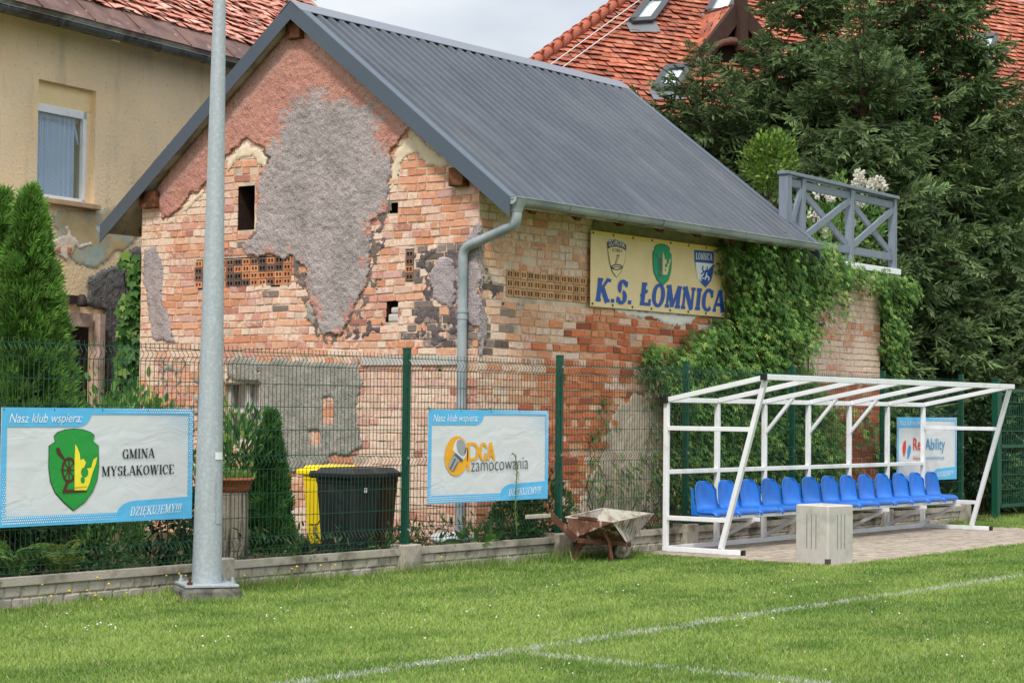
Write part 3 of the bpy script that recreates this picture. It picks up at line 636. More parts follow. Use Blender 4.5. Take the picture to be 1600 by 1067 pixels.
# ------------------------------------------------------------------ tiled roofs
def tiles(name, o, e, up, nrm, nu, nv, tw, th, pal, m, parent, seed, inside=None, lift=.03, jit=.004, arc=True):
    rg = np.random.default_rng(seed); o, e, up, nrm = (np.array(a, float) for a in (o, e, up, nrm))
    jj, ii = np.meshgrid(np.arange(nv), np.arange(nu), indexing='ij'); ii = ii.ravel(); jj = jj.ravel()
    us = (ii + (jj % 2)*.5)*tw; vs = jj*th
    if inside is not None:
        k = inside(us+tw/2, vs+th/2); us, vs = us[k], vs[k]
    n = len(us); L_ = th*1.35
    prof = [(0, .16), (.1, .05), (.3, 0), (.7, 0), (.9, .05), (1, .16)] if arc else [(0, 0), (.33, 0.02), (.5, 0), (.67, .02), (1, 0)]
    g = .02*tw; tl = lift*rg.uniform(.6, 1.5, n); dv = rg.normal(0, jit, n); du = rg.normal(0, jit, n); tilt = rg.normal(0, jit*.8, n)
    pts = []
    for a, b in prof: pts.append((us+du+g+(tw-2*g)*a, vs+dv+b*tw, tl+tilt*(a-.5)*2))
    pts.append((us+du+tw-g, vs+dv+L_, 0*us+.004)); pts.append((us+du+g, vs+dv+L_, 0*us+.004))
    K = len(pts); k = len(prof)
    low = [(a, b+.004, np.maximum(h-.016, .001)) for a, b, h in pts[:k]]
    P = np.stack([o + e*np.asarray(a)[:, None] + up*np.asarray(b)[:, None] + nrm*np.asarray(h)[:, None] for a, b, h in pts+low], 1)
    T = P.shape[1]; b = np.arange(n)[:, None]*T
    F = [b+np.arange(K)[None, :]] + [b+np.array([[K+i, K+i+1, i+1, i]]) for i in range(k-1)]
    col = np.array(pal)[rg.integers(len(pal), size=n)]*rg.uniform(.8, 1.18, (n, 1))
    ps = vnoise(us*.8, vs*.8, seed)[:, None]; col = col*(.85+.3*ps)
    return npmesh(name, P.reshape(-1, 3), F, m, parent, np.repeat(col, T, 0))
M['tile'] = mat('clay_tile', None, .85, .2, 10, .25, 60, attr=True, spec=.2, col3=S(92, 70, 60, .7), c3s=2.4, c3t=(.6, .8))

# ------------------------------------------------------------------ yellow house behind
ya = rad(7.8); yd = np.array([math.cos(ya), math.sin(ya), 0]); yn = np.array([math.sin(ya), -math.cos(ya), 0])
YF = Frame((17.9, 19.8, 0), yd, yn)
yh = thing('yellow_house', 'ochre roughcast house with red tiled roof and one net curtained window', 'house', (17.9, 20.2, .1))
M['ochre'] = mat('ochre_roughcast', S(246, 222, 186, .81), .95, .12, 2.2, .6, 26, bdist=.02, spec=.1, col2=S(238, 210, 168, .8), c2s=1.1, c2t=(.4, .65), col3=S(190, 162, 122, .8), c3s=26, c3t=(.60, .76), streak=(S(206, 186, 152, .85), (3, 3, .5), (.52, .75)))
YW = (-1.925, -.87, 4.14, 5.6); YD = (-1.66, -.92, .2, 2.56)
ys0, ys1, yt = -5.0, 6.3, 6.3
def holed_wall(name, fr, u0, u1, z0, z1, holes, m, parent, depth, rm):
    us = sorted({u0, u1} | {h[0] for h in holes} | {h[1] for h in holes}); zs = sorted({z0, z1} | {h[2] for h in holes} | {h[3] for h in holes})
    mb = MB()
    for a, b in zip(us, us[1:]):
        for c, d in zip(zs, zs[1:]):
            if any(a >= h[0]-1e-6 and b <= h[1]+1e-6 and c >= h[2]-1e-6 and d <= h[3]+1e-6 for h in holes): continue
            mb.add([fr.P(a, c), fr.P(b, c), fr.P(b, d), fr.P(a, d)], [(0, 1, 2, 3)])
    for h in holes:
        f = [fr.P(h[0], h[2]), fr.P(h[1], h[2]), fr.P(h[1], h[3]), fr.P(h[0], h[3])]; k = [p-fr.n*depth for p in f]
        mb.add(f+k, [(0, 1, 5, 4), (1, 2, 6, 5), (2, 3, 7, 6), (3, 0, 4, 7)])
    for s in (u0, u1): mb.add([fr.P(s, z0), fr.P(s, z1), fr.P(s, z1, -7.6), fr.P(s, z0, -7.6)], [(0, 1, 2, 3)])
    return mb.build(name, m, parent, fix=False)
holed_wall('wall', YF, ys0, ys1, 0, yt, [YW, YD], M['ochre'], yh, .16, None)
wd_ = (YW[0], YW[1]-.09)
mb = MB(); mb.box(YF.P((wd_[0]+YW[1])/2, 5.46, -.13), (YW[1]-YW[0], .1, .28), (yd, -yn, (0, 0, 1))); mb.build('shutter_box', mat('shutter_box', S(230, 204, 156, .9), .9, .1, 4, .2, 40), yh)
mb = MB(); mb.box(YF.P(YW[1]-.045, 4.73, -.13), (.09, .1, 1.2), (yd, -yn, (0, 0, 1))); mb.build('reveal_strip', M['ochre'], yh)
wf = MB(); a0, a1, b0, b1 = YW[0], YW[1]-.09, 4.15, 5.32
for p, q, t in (((a0, b1-.05), (a1, b1-.05), .1), ((a0, b0+.02), (a1, b0+.02), .05), ((a0+.015, b0), (a0+.015, b1), .03), ((a1-.03, b0), (a1-.03, b1), .06)):
    wf.bar(YF.P(*p, -.1), YF.P(*q, -.1), .06, t, yn) if p[0] == q[0] else wf.bar(YF.P(*p, -.1), YF.P(*q, -.1), .06, t)
win = wf.build('window', M['white_paint'], yh, bevel=.004)
mb = MB(); mb.add([YF.P(a0, b0, -.12), YF.P(a1, b0, -.12), YF.P(a1, b1, -.12), YF.P(a0, b1, -.12)], [(0, 1, 2, 3)]); mb.build('pane', glass_mat('house_glass'), win)
n = 90; us = np.linspace(a0, a1-.14, n); V = []
for z in (b0, b1): V += [YF.P(u, z, -.165-.018*math.sin(i*1.9)-.012*math.sin(i*.7)) for i, u in enumerate(us)]
npmesh('curtain', np.array(V), np.array([(i, i+1, n+i+1, n+i) for i in range(n-1)]), mat('net_curtain_blue', (.86, .89, .92), .9, .05, 6, trans=.1), win)
mb = MB(); mb.bar(YF.P(a1-.05, b0+.75, -.17), YF.P(a1-.16, b1-.1, -.17), .03, .03); mb.build('curtain_tie', M['white_paint'], win)
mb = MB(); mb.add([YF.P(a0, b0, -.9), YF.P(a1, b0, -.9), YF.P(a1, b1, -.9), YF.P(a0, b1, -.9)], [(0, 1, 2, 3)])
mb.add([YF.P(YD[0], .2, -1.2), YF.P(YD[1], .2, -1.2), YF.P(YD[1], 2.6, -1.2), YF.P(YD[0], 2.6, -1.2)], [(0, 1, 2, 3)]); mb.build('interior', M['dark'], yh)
mb = MB(); mb.box(YF.P((a0+YW[1])/2, 4.1, .02), (YW[1]-YW[0]+.06, .16, .07), (yd, -yn, (0, 0, 1))); mb.build('sill', mat('worn_sill', S(190, 160, 130, .75), .95, .2, 8, .4, 30), yh, bevel=.01)
pf = MB()
pf.bar(YF.P(YD[1]+.115, .1, .01), YF.P(YD[1]+.115, 2.735, .01), .1, .23, yn); pf.bar(YF.P(YD[0]-.115, .1, .01), YF.P(YD[0]-.115, 2.735, .01), .1, .23, yn)
pf.bar(YF.P(YD[0], 2.65, .01), YF.P(YD[1], 2.65, .01), .1, .17)
pf.build('door_frame', mat('pink_plaster', S(206, 178, 164, .78), .95, .12, 5, .5, 60, col2=S(176, 150, 138, .78), c2s=4), yh)
mb = MB(); mb.box(YF.P((YD[0]+YD[1])/2, 1.36, -.035), (YD[1]-YD[0]-.004, .05, 2.39), (yd, -yn, (0, 0, 1))); mb.build('door', mat('dark_door', (.02, .016, .014), .5, .3, 4), yh)
mb = MB()
for i in range(7): mb.bar(YF.P(YD[0]+.06+i*.105, .3, -.005), YF.P(YD[0]+.06+i*.105, 2.45, -.005), .018, .018)
mb.build('door_bars', mat('door_bar', (.035, .025, .022), .5, 0), yh)
lp = YF.P(-1.2, 2.9, 0); mb = MB(); mb.box(lp+yn*.04-yd*.09, (.16, .07, .1), (yd, -yn, (0, 0, 1))); mb.lathe(lp+yn*.12+np.array([0, 0, -.06]), [(.0, .13), (.04, .12), (.06, .06), (.075, 0), (.06, -.03), (.0, -.03)], 12); mb.build('wall_lamp', mat('rusty_lamp', (.04, .03, .027), .6, .3, 10), yh)
# plaster loss and cement repair
bl = lambda u, z, x, y: tone(S(200, 178, 136, .78), .8+.3*fbm(u*5, z*5, 91)) + (np.array(S(172, 184, 172, .78))-np.array(S(200, 178, 136, .78)))*(np.clip((fbm(u*4, z*4, 92)-.42)*5, 0, 1))[..., None]
patch('smooth_patch', YF, [[(78, 330), (140, 322), (205, 322), (220, 370), (178, 402), (150, 420), (112, 410), (88, 380)]], M['smooth_plaster'], yh, bl, seed=93, h=.012, amp=.003, warp=.05, cell=.028)
wp = lambda u, z, x, y: tone(S(222, 204, 186, .78), .8+.35*fbm(u*9, z*9, 94))
patch('bare_patch', YF, [[(77, 378), (92, 366), (104, 366), (113, 374), (117, 392), (108, 402), (104, 411), (86, 399), (77, 394)], [(97, 352), (105, 350), (113, 366), (124, 379), (140, 376), (148, 384), (140, 387), (120, 391), (111, 378)]], M['smooth_plaster'], yh, wp, seed=95, h=.018, amp=.004, warp=.010, cell=.018)
pb = lambda u, z, x, y: tone(S(196, 128, 96, .78), .8+.35*fbm(u*9, z*9, 96))
patch('bare_brick', YF, [[(84, 385), (94, 383), (94, 397), (85, 396)], [(102, 385), (112, 384), (110, 399), (102, 399)]], M['smooth_plaster'], yh, pb, seed=97, h=.024, amp=.003, warp=.006, cell=.012)
cg = lambda u, z, x, y: tone(S(124, 122, 120, .75), .7+.55*fbm(u*7, z*7, 98))
patch('cement_repair', YF, [[(134, 432), (170, 420), (190, 398), (215, 382), (240, 380), (240, 720), (160, 720), (160, 486), (132, 480)]], M['plaster'], yh, cg, seed=99, h=.035, amp=.014, warp=.05, cell=.024)
# roof
eo = YF.P(ys0-.2, 6.37, .42); pit = rad(40); yup = -yn*math.cos(pit)+np.array([0, 0, 1])*math.sin(pit); ynr = yn*math.sin(pit)+np.array([0, 0, 1])*math.cos(pit)
YL_ = ys1-ys0+.5
mb = MB(); mb.prism([eo, eo+yup*5.6, eo+yup*5.6-ynr*.14, eo-ynr*.14], yd*YL_)
r2 = eo+yup*5.6; dn = yn*-1*math.cos(pit)-np.array([0, 0, 1])*math.sin(pit)
mb.prism([r2, r2+dn*5.6, r2+dn*5.6-np.array([0, 0, .18]), r2-np.array([0, 0, .18])], yd*YL_)
yr = mb.build('roof', M['soffit'], yh)
for s in (ys0, ys1):
    g = MB(); g.add([YF.P(s, yt, 0), YF.P(s, yt+.2, -.05), YF.P(s, 9.6, -3.85), YF.P(s, yt, -7.6)], [(0, 1, 2, 3)]); g.build('gable', M['ochre'], yh, fix=False)
M['rust_sheet'] = mat('rusty_sheet', S(120, 90, 80, .75), .7, .2, 2.5, .1, 20, col2=S(98, 72, 66, .75), c2s=3, col3=S(150, 130, 118, .75), c3s=7, c3t=(.6, .7))
mb = MB(); k = 0; s = 0.0
while s < YL_:
    L_ = min(.95, YL_-s); mb.prism([eo+yd*s+ynr*(.01+.004*(k % 2))-yup*.02, eo+yd*(s+L_-.01)+ynr*(.01+.004*(k % 2))-yup*.02, eo+yd*(s+L_-.01)+yup*.55+ynr*(.01+.004*(k % 2)), eo+yd*s+yup*.55+ynr*(.01+.004*(k % 2))], ynr*.006)
    mb.bar(eo+yd*s+ynr*.02, eo+yd*s+yup*.55+ynr*.02, .02, .03, ynr); s += .95; k += 1
mb.build('eaves_sheet', M['rust_sheet'], yr)
PK = [S(206, 144, 126, .85), S(196, 130, 112, .85), S(216, 158, 140, .85), S(182, 120, 104, .85), S(208, 150, 130, .85)]
tiles('tiles', eo+yup*.5+ynr*.012, yd, yup, ynr, int(YL_/.19), 32, .19, .16, PK, M['tile'], yr, 5, lift=.045, jit=.012, arc=False, inside=lambda u, v: u < YL_-.12)
def ygut():
    V = []; mb = MB(); r = .075; c0 = eo - yup*.06 - ynr*.07
    P = []
    for s in (0, YL_): P.append([c0+yd*s + yn*r*math.cos(math.pi+math.pi*k/10) + np.array([0, 0, 1])*r*math.sin(math.pi+math.pi*k/10) for k in range(11)])
    mb.add(P[0]+P[1], [(i, i+1, 12+i, 11+i) for i in range(10)], True)
    for s in np.arange(.3, YL_, .95): mb.tube([c0+yd*s + (yn*math.cos(math.pi+math.pi*k/8) + np.array([0, 0, 1])*math.sin(math.pi+math.pi*k/8))*(r+.006) for k in range(9)], .009, 5)
    mb.tube([p for p in (P[0][10], P[1][10])], .009, 6)
    mb.build('gutter', M['old_zinc'], yh)
ygut()

# ------------------------------------------------------------------ red tiled house at the back
ha = rad(-24.0); he = np.array([math.cos(ha), math.sin(ha), 0]); hn = np.array([math.sin(ha), -math.cos(ha), 0])
th_ = thing('tiled_house', 'tall house with bright orange tiled roof and roof windows rising behind the spruces', 'house', PD(1100, 640, 40)*np.array([1, 1, 0]))
HQ = PD(845, 92, 38.0); hp = rad(46); hup = -hn*math.cos(hp)+np.array([0, 0, 1])*math.sin(hp); hnr = hn*math.sin(hp)+np.array([0, 0, 1])*math.cos(hp)
class Slope:
    def uv(s, x, y):
        d = ray(x, y); t = ((HQ-EYE)@hnr)/(d@hnr); q = EYE+d*t-HQ; return q@he, q@hup
    def P(s, u, v, h=0.): return HQ + he*u + hup*v + hnr*h
HS = Slope(); k1 = HS.uv(985, -8); v_lo = -5.2; v_hi = 4.6; sl = k1[0]/k1[1]
hul = lambda v: sl*v
u_r = 17.0
P4 = [HS.P(hul(v_lo), v_lo), HS.P(u_r, v_lo), HS.P(u_r, v_hi), HS.P(hul(v_hi), v_hi)]
mb = MB(); bk = [p - hnr*.15 for p in P4]; mb.add(P4+bk, [(0, 1, 2, 3), (7, 6, 5, 4), (0, 4, 5, 1), (1, 5, 6, 2), (2, 6, 7, 3), (3, 7, 4, 0)])
dwn = -hn*math.cos(hp)-np.array([0, 0, 1])*math.sin(hp); L9 = v_hi-v_lo
B = [P4[3]+dwn*L9, P4[2]+dwn*L9]; mb.add([P4[3], P4[2], B[1], B[0]], [(0, 1, 2, 3)]); mb.add([P4[0], P4[3], B[0]], [(0, 1, 2)]); mb.add([P4[1], P4[2], B[1]], [(0, 1, 2)])
hr = mb.build('roof', mat('roof_underlay', S(120, 70, 52, .7), .9, .1), th_, fix=False)
OR = [S(208, 128, 100, .58), S(200, 116, 90, .58), S(214, 140, 112, .58), S(194, 112, 88, .58), S(206, 124, 96, .58), S(176, 110, 90, .58)]
tiles('tiles', HS.P(hul(v_lo)-.2, v_lo, .02), he, hup, hnr, int((u_r-hul(v_lo))/.215), int((v_hi-v_lo)/.165), .215, .165, OR, M['tile'], hr, 8, lift=.05, jit=.005, arc=False,
      inside=lambda u, v: (u+hul(v_lo)-.2 > hul(v+v_lo)) & (u+hul(v_lo) < u_r))
hd = (P4[3]-P4[0]); hl = np.linalg.norm(hd); hd /= hl; nt_ = int(hl/.42)
mb = MB()
for i in range(nt_):
    a = P4[0]+hd*(i*.42)+hnr*.05; mb.tube([a, a+hd*.46], [.14, .10], 8)
    mb.box(a+hd*.02+hnr*.15, (.05, .05, .12), (he, hup, hnr))
mb.build('hip_tiles', mat('hip_tile', S(200, 114, 88, .56), .85, .15, 6, .2, 30), hr)
for q in (.45, .75):
    mb = MB(); mb.tube([HS.P(hul(v_lo)+q, v_lo, .14), HS.P(hul(v_hi)+q, v_hi, .14)], .012, 5); mb.build('lightning_wire', mat('wire_zinc', (.6, .6, .58), .5, 0), hr)
M['skylight_frame'] = mat('skylight_frame', S(88, 90, 92, .7), .5, .08, 3, metal=.3)
M['skyglass'] = mat('reflecting_glass', S(200, 212, 216, .8), .05, .05, 2, spec=1.0)
def skylight(px, name='skylight'):
    c = [HS.uv(*p) for p in px]; mb = MB(); C_ = np.mean([HS.P(*q, .12) for q in c], 0)
    for i in range(4): mb.bar(HS.P(*c[i], .12), HS.P(*c[(i+1) % 4], .12), .11, .14, hnr)
    f = mb.build('skylight', M['skylight_frame'], hr)
    g_ = MB(); g_.add([HS.P(*q, .13) for q in c], [(0, 1, 2, 3)]); g_.build('pane', M['skyglass'], f)
    fl = MB(); a, b = HS.P(*c[0], .10), HS.P(*c[1], .10); fl.add([a-hup*.0-he*.12, b+he*.12, b-hup*.3+he*.12-hnr*.02, a-hup*.3-he*.12-hnr*.02], [(0, 1, 2, 3)]); fl.build('apron', mat('lead_apron', S(120, 124, 128, .75), .5, .1), f)
skylight([(982, 42), (1014, 40), (1040, 5), (1008, 8)]); skylight([(1100, 28), (1134, 26), (1152, -12), (1122, -10)]); skylight([(1018, 146), (1052, 144), (1072, 113), (1036, 116)])
skylight([(1508, 98), (1540, 96), (1552, 64), (1520, 66)])
# dormer: interior shade put into a solid gable's dark colour; barge boards, curved collar
DA = HS.P(*HS.uv(1148, 20), .3); dz = np.array([0, 0, 1.0]); fwd = hn
def dp(x, y):
    d = ray(x, y); pl = DA+hn*1.2; t = ((pl-EYE)@hn)/(d@hn); return EYE+d*t
ap, l_, r_ = dp(1148, 22), dp(1040, 165), dp(1262, 165)
mb = MB(); mb.prism([ap, l_, l_-dz*2.2, r_-dz*2.2, r_], -hn*4.0); dm = mb.build('dormer', mat('dormer_dark', S(44, 34, 30, .6), .9, .2, 4), th_)
for q in (l_, r_):
    d = (q-ap); mb = MB(); mb.bar(ap+hn*.12+dz*.06, q+hn*.12+dz*.06+d*.06, .14, .3); mb.build('barge_board', M.setdefault('barge', mat('barge_timber', S(70, 50, 42, .7), .85, .25, 9, .3, 30)), dm)
    a1 = ap+dz*.2; b1 = q+dz*.2+d*.06; ud = (a1-b1)/np.linalg.norm(a1-b1); e_ = -hn if q is l_ else hn; tiles('dormer_roof', (b1+hn*.15) if q is l_ else (b1-hn*4), e_, ud, np.cross(e_, ud), 19, int(np.linalg.norm(a1-b1)/.165), .215, .165, OR, M['tile'], dm, 77, lift=.05, arc=False)
mb = MB(); mb.bar(dp(1148, -40)+hn*.2, dp(1150, 82)+hn*.2, .2, .2, hn); mb.build('finial_post', M['barge'], dm)
c0 = dp(1140, 130); R_ = np.linalg.norm(dp(1192, 130)-c0)
mb = MB(); mb.tube([c0+hn*.15+he*R_*math.cos(t)+dz*R_*math.sin(t) for t in np.linspace(0, math.pi, 14)], .08, 6); mb.build('curved_collar', mat('collar_wood', S(104, 74, 64, .8), .8, .2, 8), dm)
# walls under it
WP = [P4[0]+dz*.1-hn*.5, P4[1]+dz*.1-hn*.5]
mb = MB(); mb.add([(*WP[0][:2], 0), (*WP[1][:2], 0), WP[1], WP[0]], [(0, 1, 2, 3)]); B2 = [b+hn*.5 for b in B]
mb.add([(*B2[0][:2], 0), (*WP[0][:2], 0), WP[0], B2[0]], [(0, 1, 2, 3)]); mb.add([(*B2[1][:2], 0), (*WP[1][:2], 0), WP[1], B2[1]], [(0, 1, 2, 3)])
mb.add([WP[0], P4[3]-dz*.2, B2[0]], [(0, 1, 2)]); mb.add([WP[1], P4[2]-dz*.2, B2[1]], [(0, 1, 2)])
mb.build('wall', mat('pale_render', S(214, 206, 194, .8), .9, .08, 1, .2, 20), th_, fix=False)

# ------------------------------------------------------------------ wire mesh fence on a concrete plinth
fence = thing('mesh_fence', 'green wire mesh fence with folded panels on a low concrete plinth', 'fence', (POST0+8, FENCE_Y, 0))
posts = [POST0+2.5*k for k in range(-2, 7)]
for x in posts:
    mb = MB(); mb.box((x, FENCE_Y, 1.19), (.06, .06, 1.9)); mb.box((x, FENCE_Y, 2.145), (.066, .066, .018))
    p = mb.build('post', M['green_paint'], fence, bevel=.004)
    for z in (2.03, 1.1, .42):
        mb = MB(); mb.box((x, FENCE_Y-.036, z), (.02, .016, .02)); mb.build('clip', M.setdefault('clip', mat('clip_steel', (.5, .52, .52), .35, 0, metal=.6)), p)
    mb = MB(); mb.box((x, FENCE_Y-.01, .13), (.26, .20, .30)); mb.build('post_block', M['plinth'], fence, bevel=.012)
ZB = [(2.045, 1.945), (1.135, 1.035), (.435, .335)]
def panel(x0, x1):
    mb = MB(); r = .0028; yb = FENCE_Y-.035; n = int(round((x1-x0-.07)/.05))
    zp = [(2.09, 0)]
    for a, b in ZB: zp += [(a, 0), ((a+b)/2, -.038), (b, 0)]
    zp.append((.27, 0))
    V = []; F = []
    for i in range(n+1):
        x = x0+.035+i*.05; b = len(V)
        for z, o in zp:
            V += [(x-r, yb+o, z), (x+r, yb+o, z), (x, yb+o+.005, z)]
        for k in range(len(zp)-1):
            for q in range(3): F.append((b+k*3+q, b+k*3+(q+1) % 3, b+k*3+3+(q+1) % 3, b+k*3+3+q))
    for z in (2.05, 1.94, 1.775, 1.575, 1.37, 1.145, 1.03, .815, .612, .44, .33, .275):
        b = len(V)
        for x in (x0+.03, x1-.03): V += [(x, yb-.006, z-.0032), (x, yb-.006, z+.0032), (x, yb-.0005, z)]
        for q in range(3): F.append((b+q, b+(q+1) % 3, b+3+(q+1) % 3, b+3+q))
    npmesh('panel', np.array(V), np.array(F), M['green_paint'], fence)
for a, b in zip(posts, posts[1:]): panel(a, b)
def board(x0, x1, top=.245):
    """rock-faced concrete board: a smooth top band over two courses of cast blocks"""
    rg = np.random.default_rng(int(x0*10)); mb = MB(); y1 = FENCE_Y+.03; yf = FENCE_Y-.035
    mb.box(((x0+x1)/2, (y1+yf)/2, top/2-.03), (x1-x0, y1-yf, top+.06))
    V = []; F = []; rows = [(.0, .085), (.09, .172)]; bw = .168
    mb.box(((x0+x1)/2, yf-.012, top-.031), (x1-x0, .03, .062))
    for e in (x0+.012, x1-.012): mb.box((e, yf-.010, (top-.062)/2-.0), (.024, .024, top-.063))
    for j, (z0, z1) in enumerate(rows):
        x = x0+.03-(.084 if j else 0)
        while x < x1-.03:
            a, b = max(x, x0+.028), min(x+bw-.010, x1-.028)
            if b-a > .03:
                dd = rg.uniform(.007, .014); f = lambda: dd+rg.uniform(-.0015, .0015); n = len(V); m = 4
                fx_ = (0, .07, .5, .93, 1); fz_ = (0, .13, .87, 1); g = [[(a+(b-a)*fx_[i], yf-(.0 if i in (0, m) or k in (0, 3) else f()), z0+(z1-z0)*fz_[k]) for i in range(m+1)] for k in range(4)]
                V += [p for r_ in g for p in r_]; F += [(n+k*(m+1)+i, n+k*(m+1)+i+1, n+(k+1)*(m+1)+i+1, n+(k+1)*(m+1)+i) for k in range(3) for i in range(m)]
            x += bw
    mb.add(V, F, False); mb.build('plinth_board', M['plinth'], fence)
for a, b in zip(posts, posts[1:]): board(a+.12, b-.12)
# gate to the right of the fence
gate = thing('garden_gate', 'green steel mesh gate at the right end of the fence', 'gate', (28.9, 12.35, 0))
gx = 28.34
mb = MB(); mb.box((gx, 12.33, 1.05), (.1, .1, 2.1)); mb.box((gx, 12.33, 2.11), (.11, .11, .02)); mb.build('gate_post', M['green_paint'], gate, bevel=.005)
mb = MB()
for a, b in (((gx+.12, .2), (gx+.12, 1.95)), ((gx+1.5, .2), (gx+1.5, 1.95)), ((gx+.12, .2), (gx+1.5, .2)), ((gx+.12, 1.95), (gx+1.5, 1.95)), ((gx+.12, 1.1), (gx+1.5, 1.1))):
    mb.bar((a[0], 12.33, a[1]), (b[0], 12.33, b[1]), .05, .05, (0, 1, 0))
mb.build('gate_frame', M['green_paint'], gate)
mb = MB()
for i in range(14): mb.bar((gx+.2+i*.09, 12.33, .22), (gx+.2+i*.09, 12.33, 1.93), .012, .012)
for i in range(7): mb.bar((gx+.14, 12.32, .45+i*.22), (gx+1.48, 12.32, .45+i*.22), .012, .012)
mb.build('gate_mesh', M['green_paint'], gate)
# low wall seen through the gate
lw = thing('low_wall', 'low grey concrete block wall seen through the gate', 'wall', (31.5, 14.2, 0))
mb = MB(); mb.box((31.6, 14.3, .18), (4.0, .2, .36)); mb.build('blocks', M['plinth'], lw, bevel=.01)
mb = MB(); mb.box((31.6, 14.3, .4), (4.05, .26, .07)); mb.build('coping', M['concrete'], lw, bevel=.01)

# ------------------------------------------------------------------ printed banners
def flatmat(name, c, rough=.5, wr=.0):
    m = mat(name, c, rough, .04, 3, 0, spec=.3)
    N = m.node_tree.nodes; L = m.node_tree.links; b = N["Principled BSDF"]; tc = [n for n in N if n.type == 'TEX_COORD'][0]
    mp = N.new("ShaderNodeMapping"); mp.inputs["Scale"].default_value = (3.2, 1, 5.5); mp.inputs["Rotation"].default_value = (0, .5, 0)
    no = N.new("ShaderNodeTexNoise"); no.inputs["Scale"].default_value = 1.0; no.inputs["Detail"].default_value = 2.5; no.inputs["Distortion"].default_value = .8
    bp = N.new("ShaderNodeBump"); bp.inputs["Strength"].default_value = .22; bp.inputs["Distance"].default_value = .04
    L.new(tc.outputs["Object"], mp.inputs[0]); L.new(mp.outputs[0], no.inputs["Vector"]); L.new(no.outputs["Fac"], bp.inputs["Height"]); L.new(bp.outputs[0], b.inputs["Normal"])
    return m
BM = dict(white=flatmat('vinyl_white', (.70, .71, .73)), blue=flatmat('vinyl_blue', S(92, 180, 226, .9)), text=flatmat('print_white', (.86, .87, .88)), black=flatmat('print_black', (.02, .02, .022)),
          grn=flatmat('print_green', S(42, 146, 62, .9)), brown=flatmat('print_brown', S(88, 50, 42, .8)), yel=flatmat('print_yellow', S(240, 222, 60, .9)), orange=flatmat('print_orange', S(232, 166, 40, .9)),
          steel=flatmat('print_steel', S(158, 160, 164, .85)), steel2=flatmat('print_steel_dark', S(92, 96, 102, .85)), steel3=flatmat('print_steel_pale', S(216, 218, 220, .9)), dkt=flatmat('print_charcoal', S(64, 66, 72, .9)),
          red=flatmat('print_red', S(206, 62, 44, .9)), sky=flatmat('print_sky_blue', S(60, 142, 190, .9)), cream=mat('faded_cream_vinyl', S(232, 208, 160, .85), .5, .08, 2, .25, 3, col2=S(222, 188, 130, .85), c2s=1.6, c2t=(.45, .75), bdist=.04),
          navy=flatmat('print_navy', S(48, 84, 160, .9)), grn2=flatmat('print_pale_green', S(26, 150, 104, .9)), yedge=flatmat('print_edge_yellow', S(226, 196, 104, .85)), gold=flatmat('print_gold', S(196, 164, 60, .9)))
def tri_ngons(me_pts):
    pass
def text2d(s, shear=0., bold=0.):
    c = bpy.data.curves.new('txt', 'FONT'); c.body = s; c.size = 1; c.shear = shear; c.offset = bold; c.resolution_u = 4
    o = bpy.data.objects.new('txt', c); COL.objects.link(o); dg = bpy.context.evaluated_depsgraph_get(); dg.update()
    me = o.evaluated_get(dg).to_mesh(); V = np.array([v.co[:2] for v in me.vertices]); F = [tuple(p.vertices) for p in me.polygons]
    o.evaluated_get(dg).to_mesh_clear(); bpy.data.objects.remove(o); bpy.data.curves.remove(c)
    return V, F
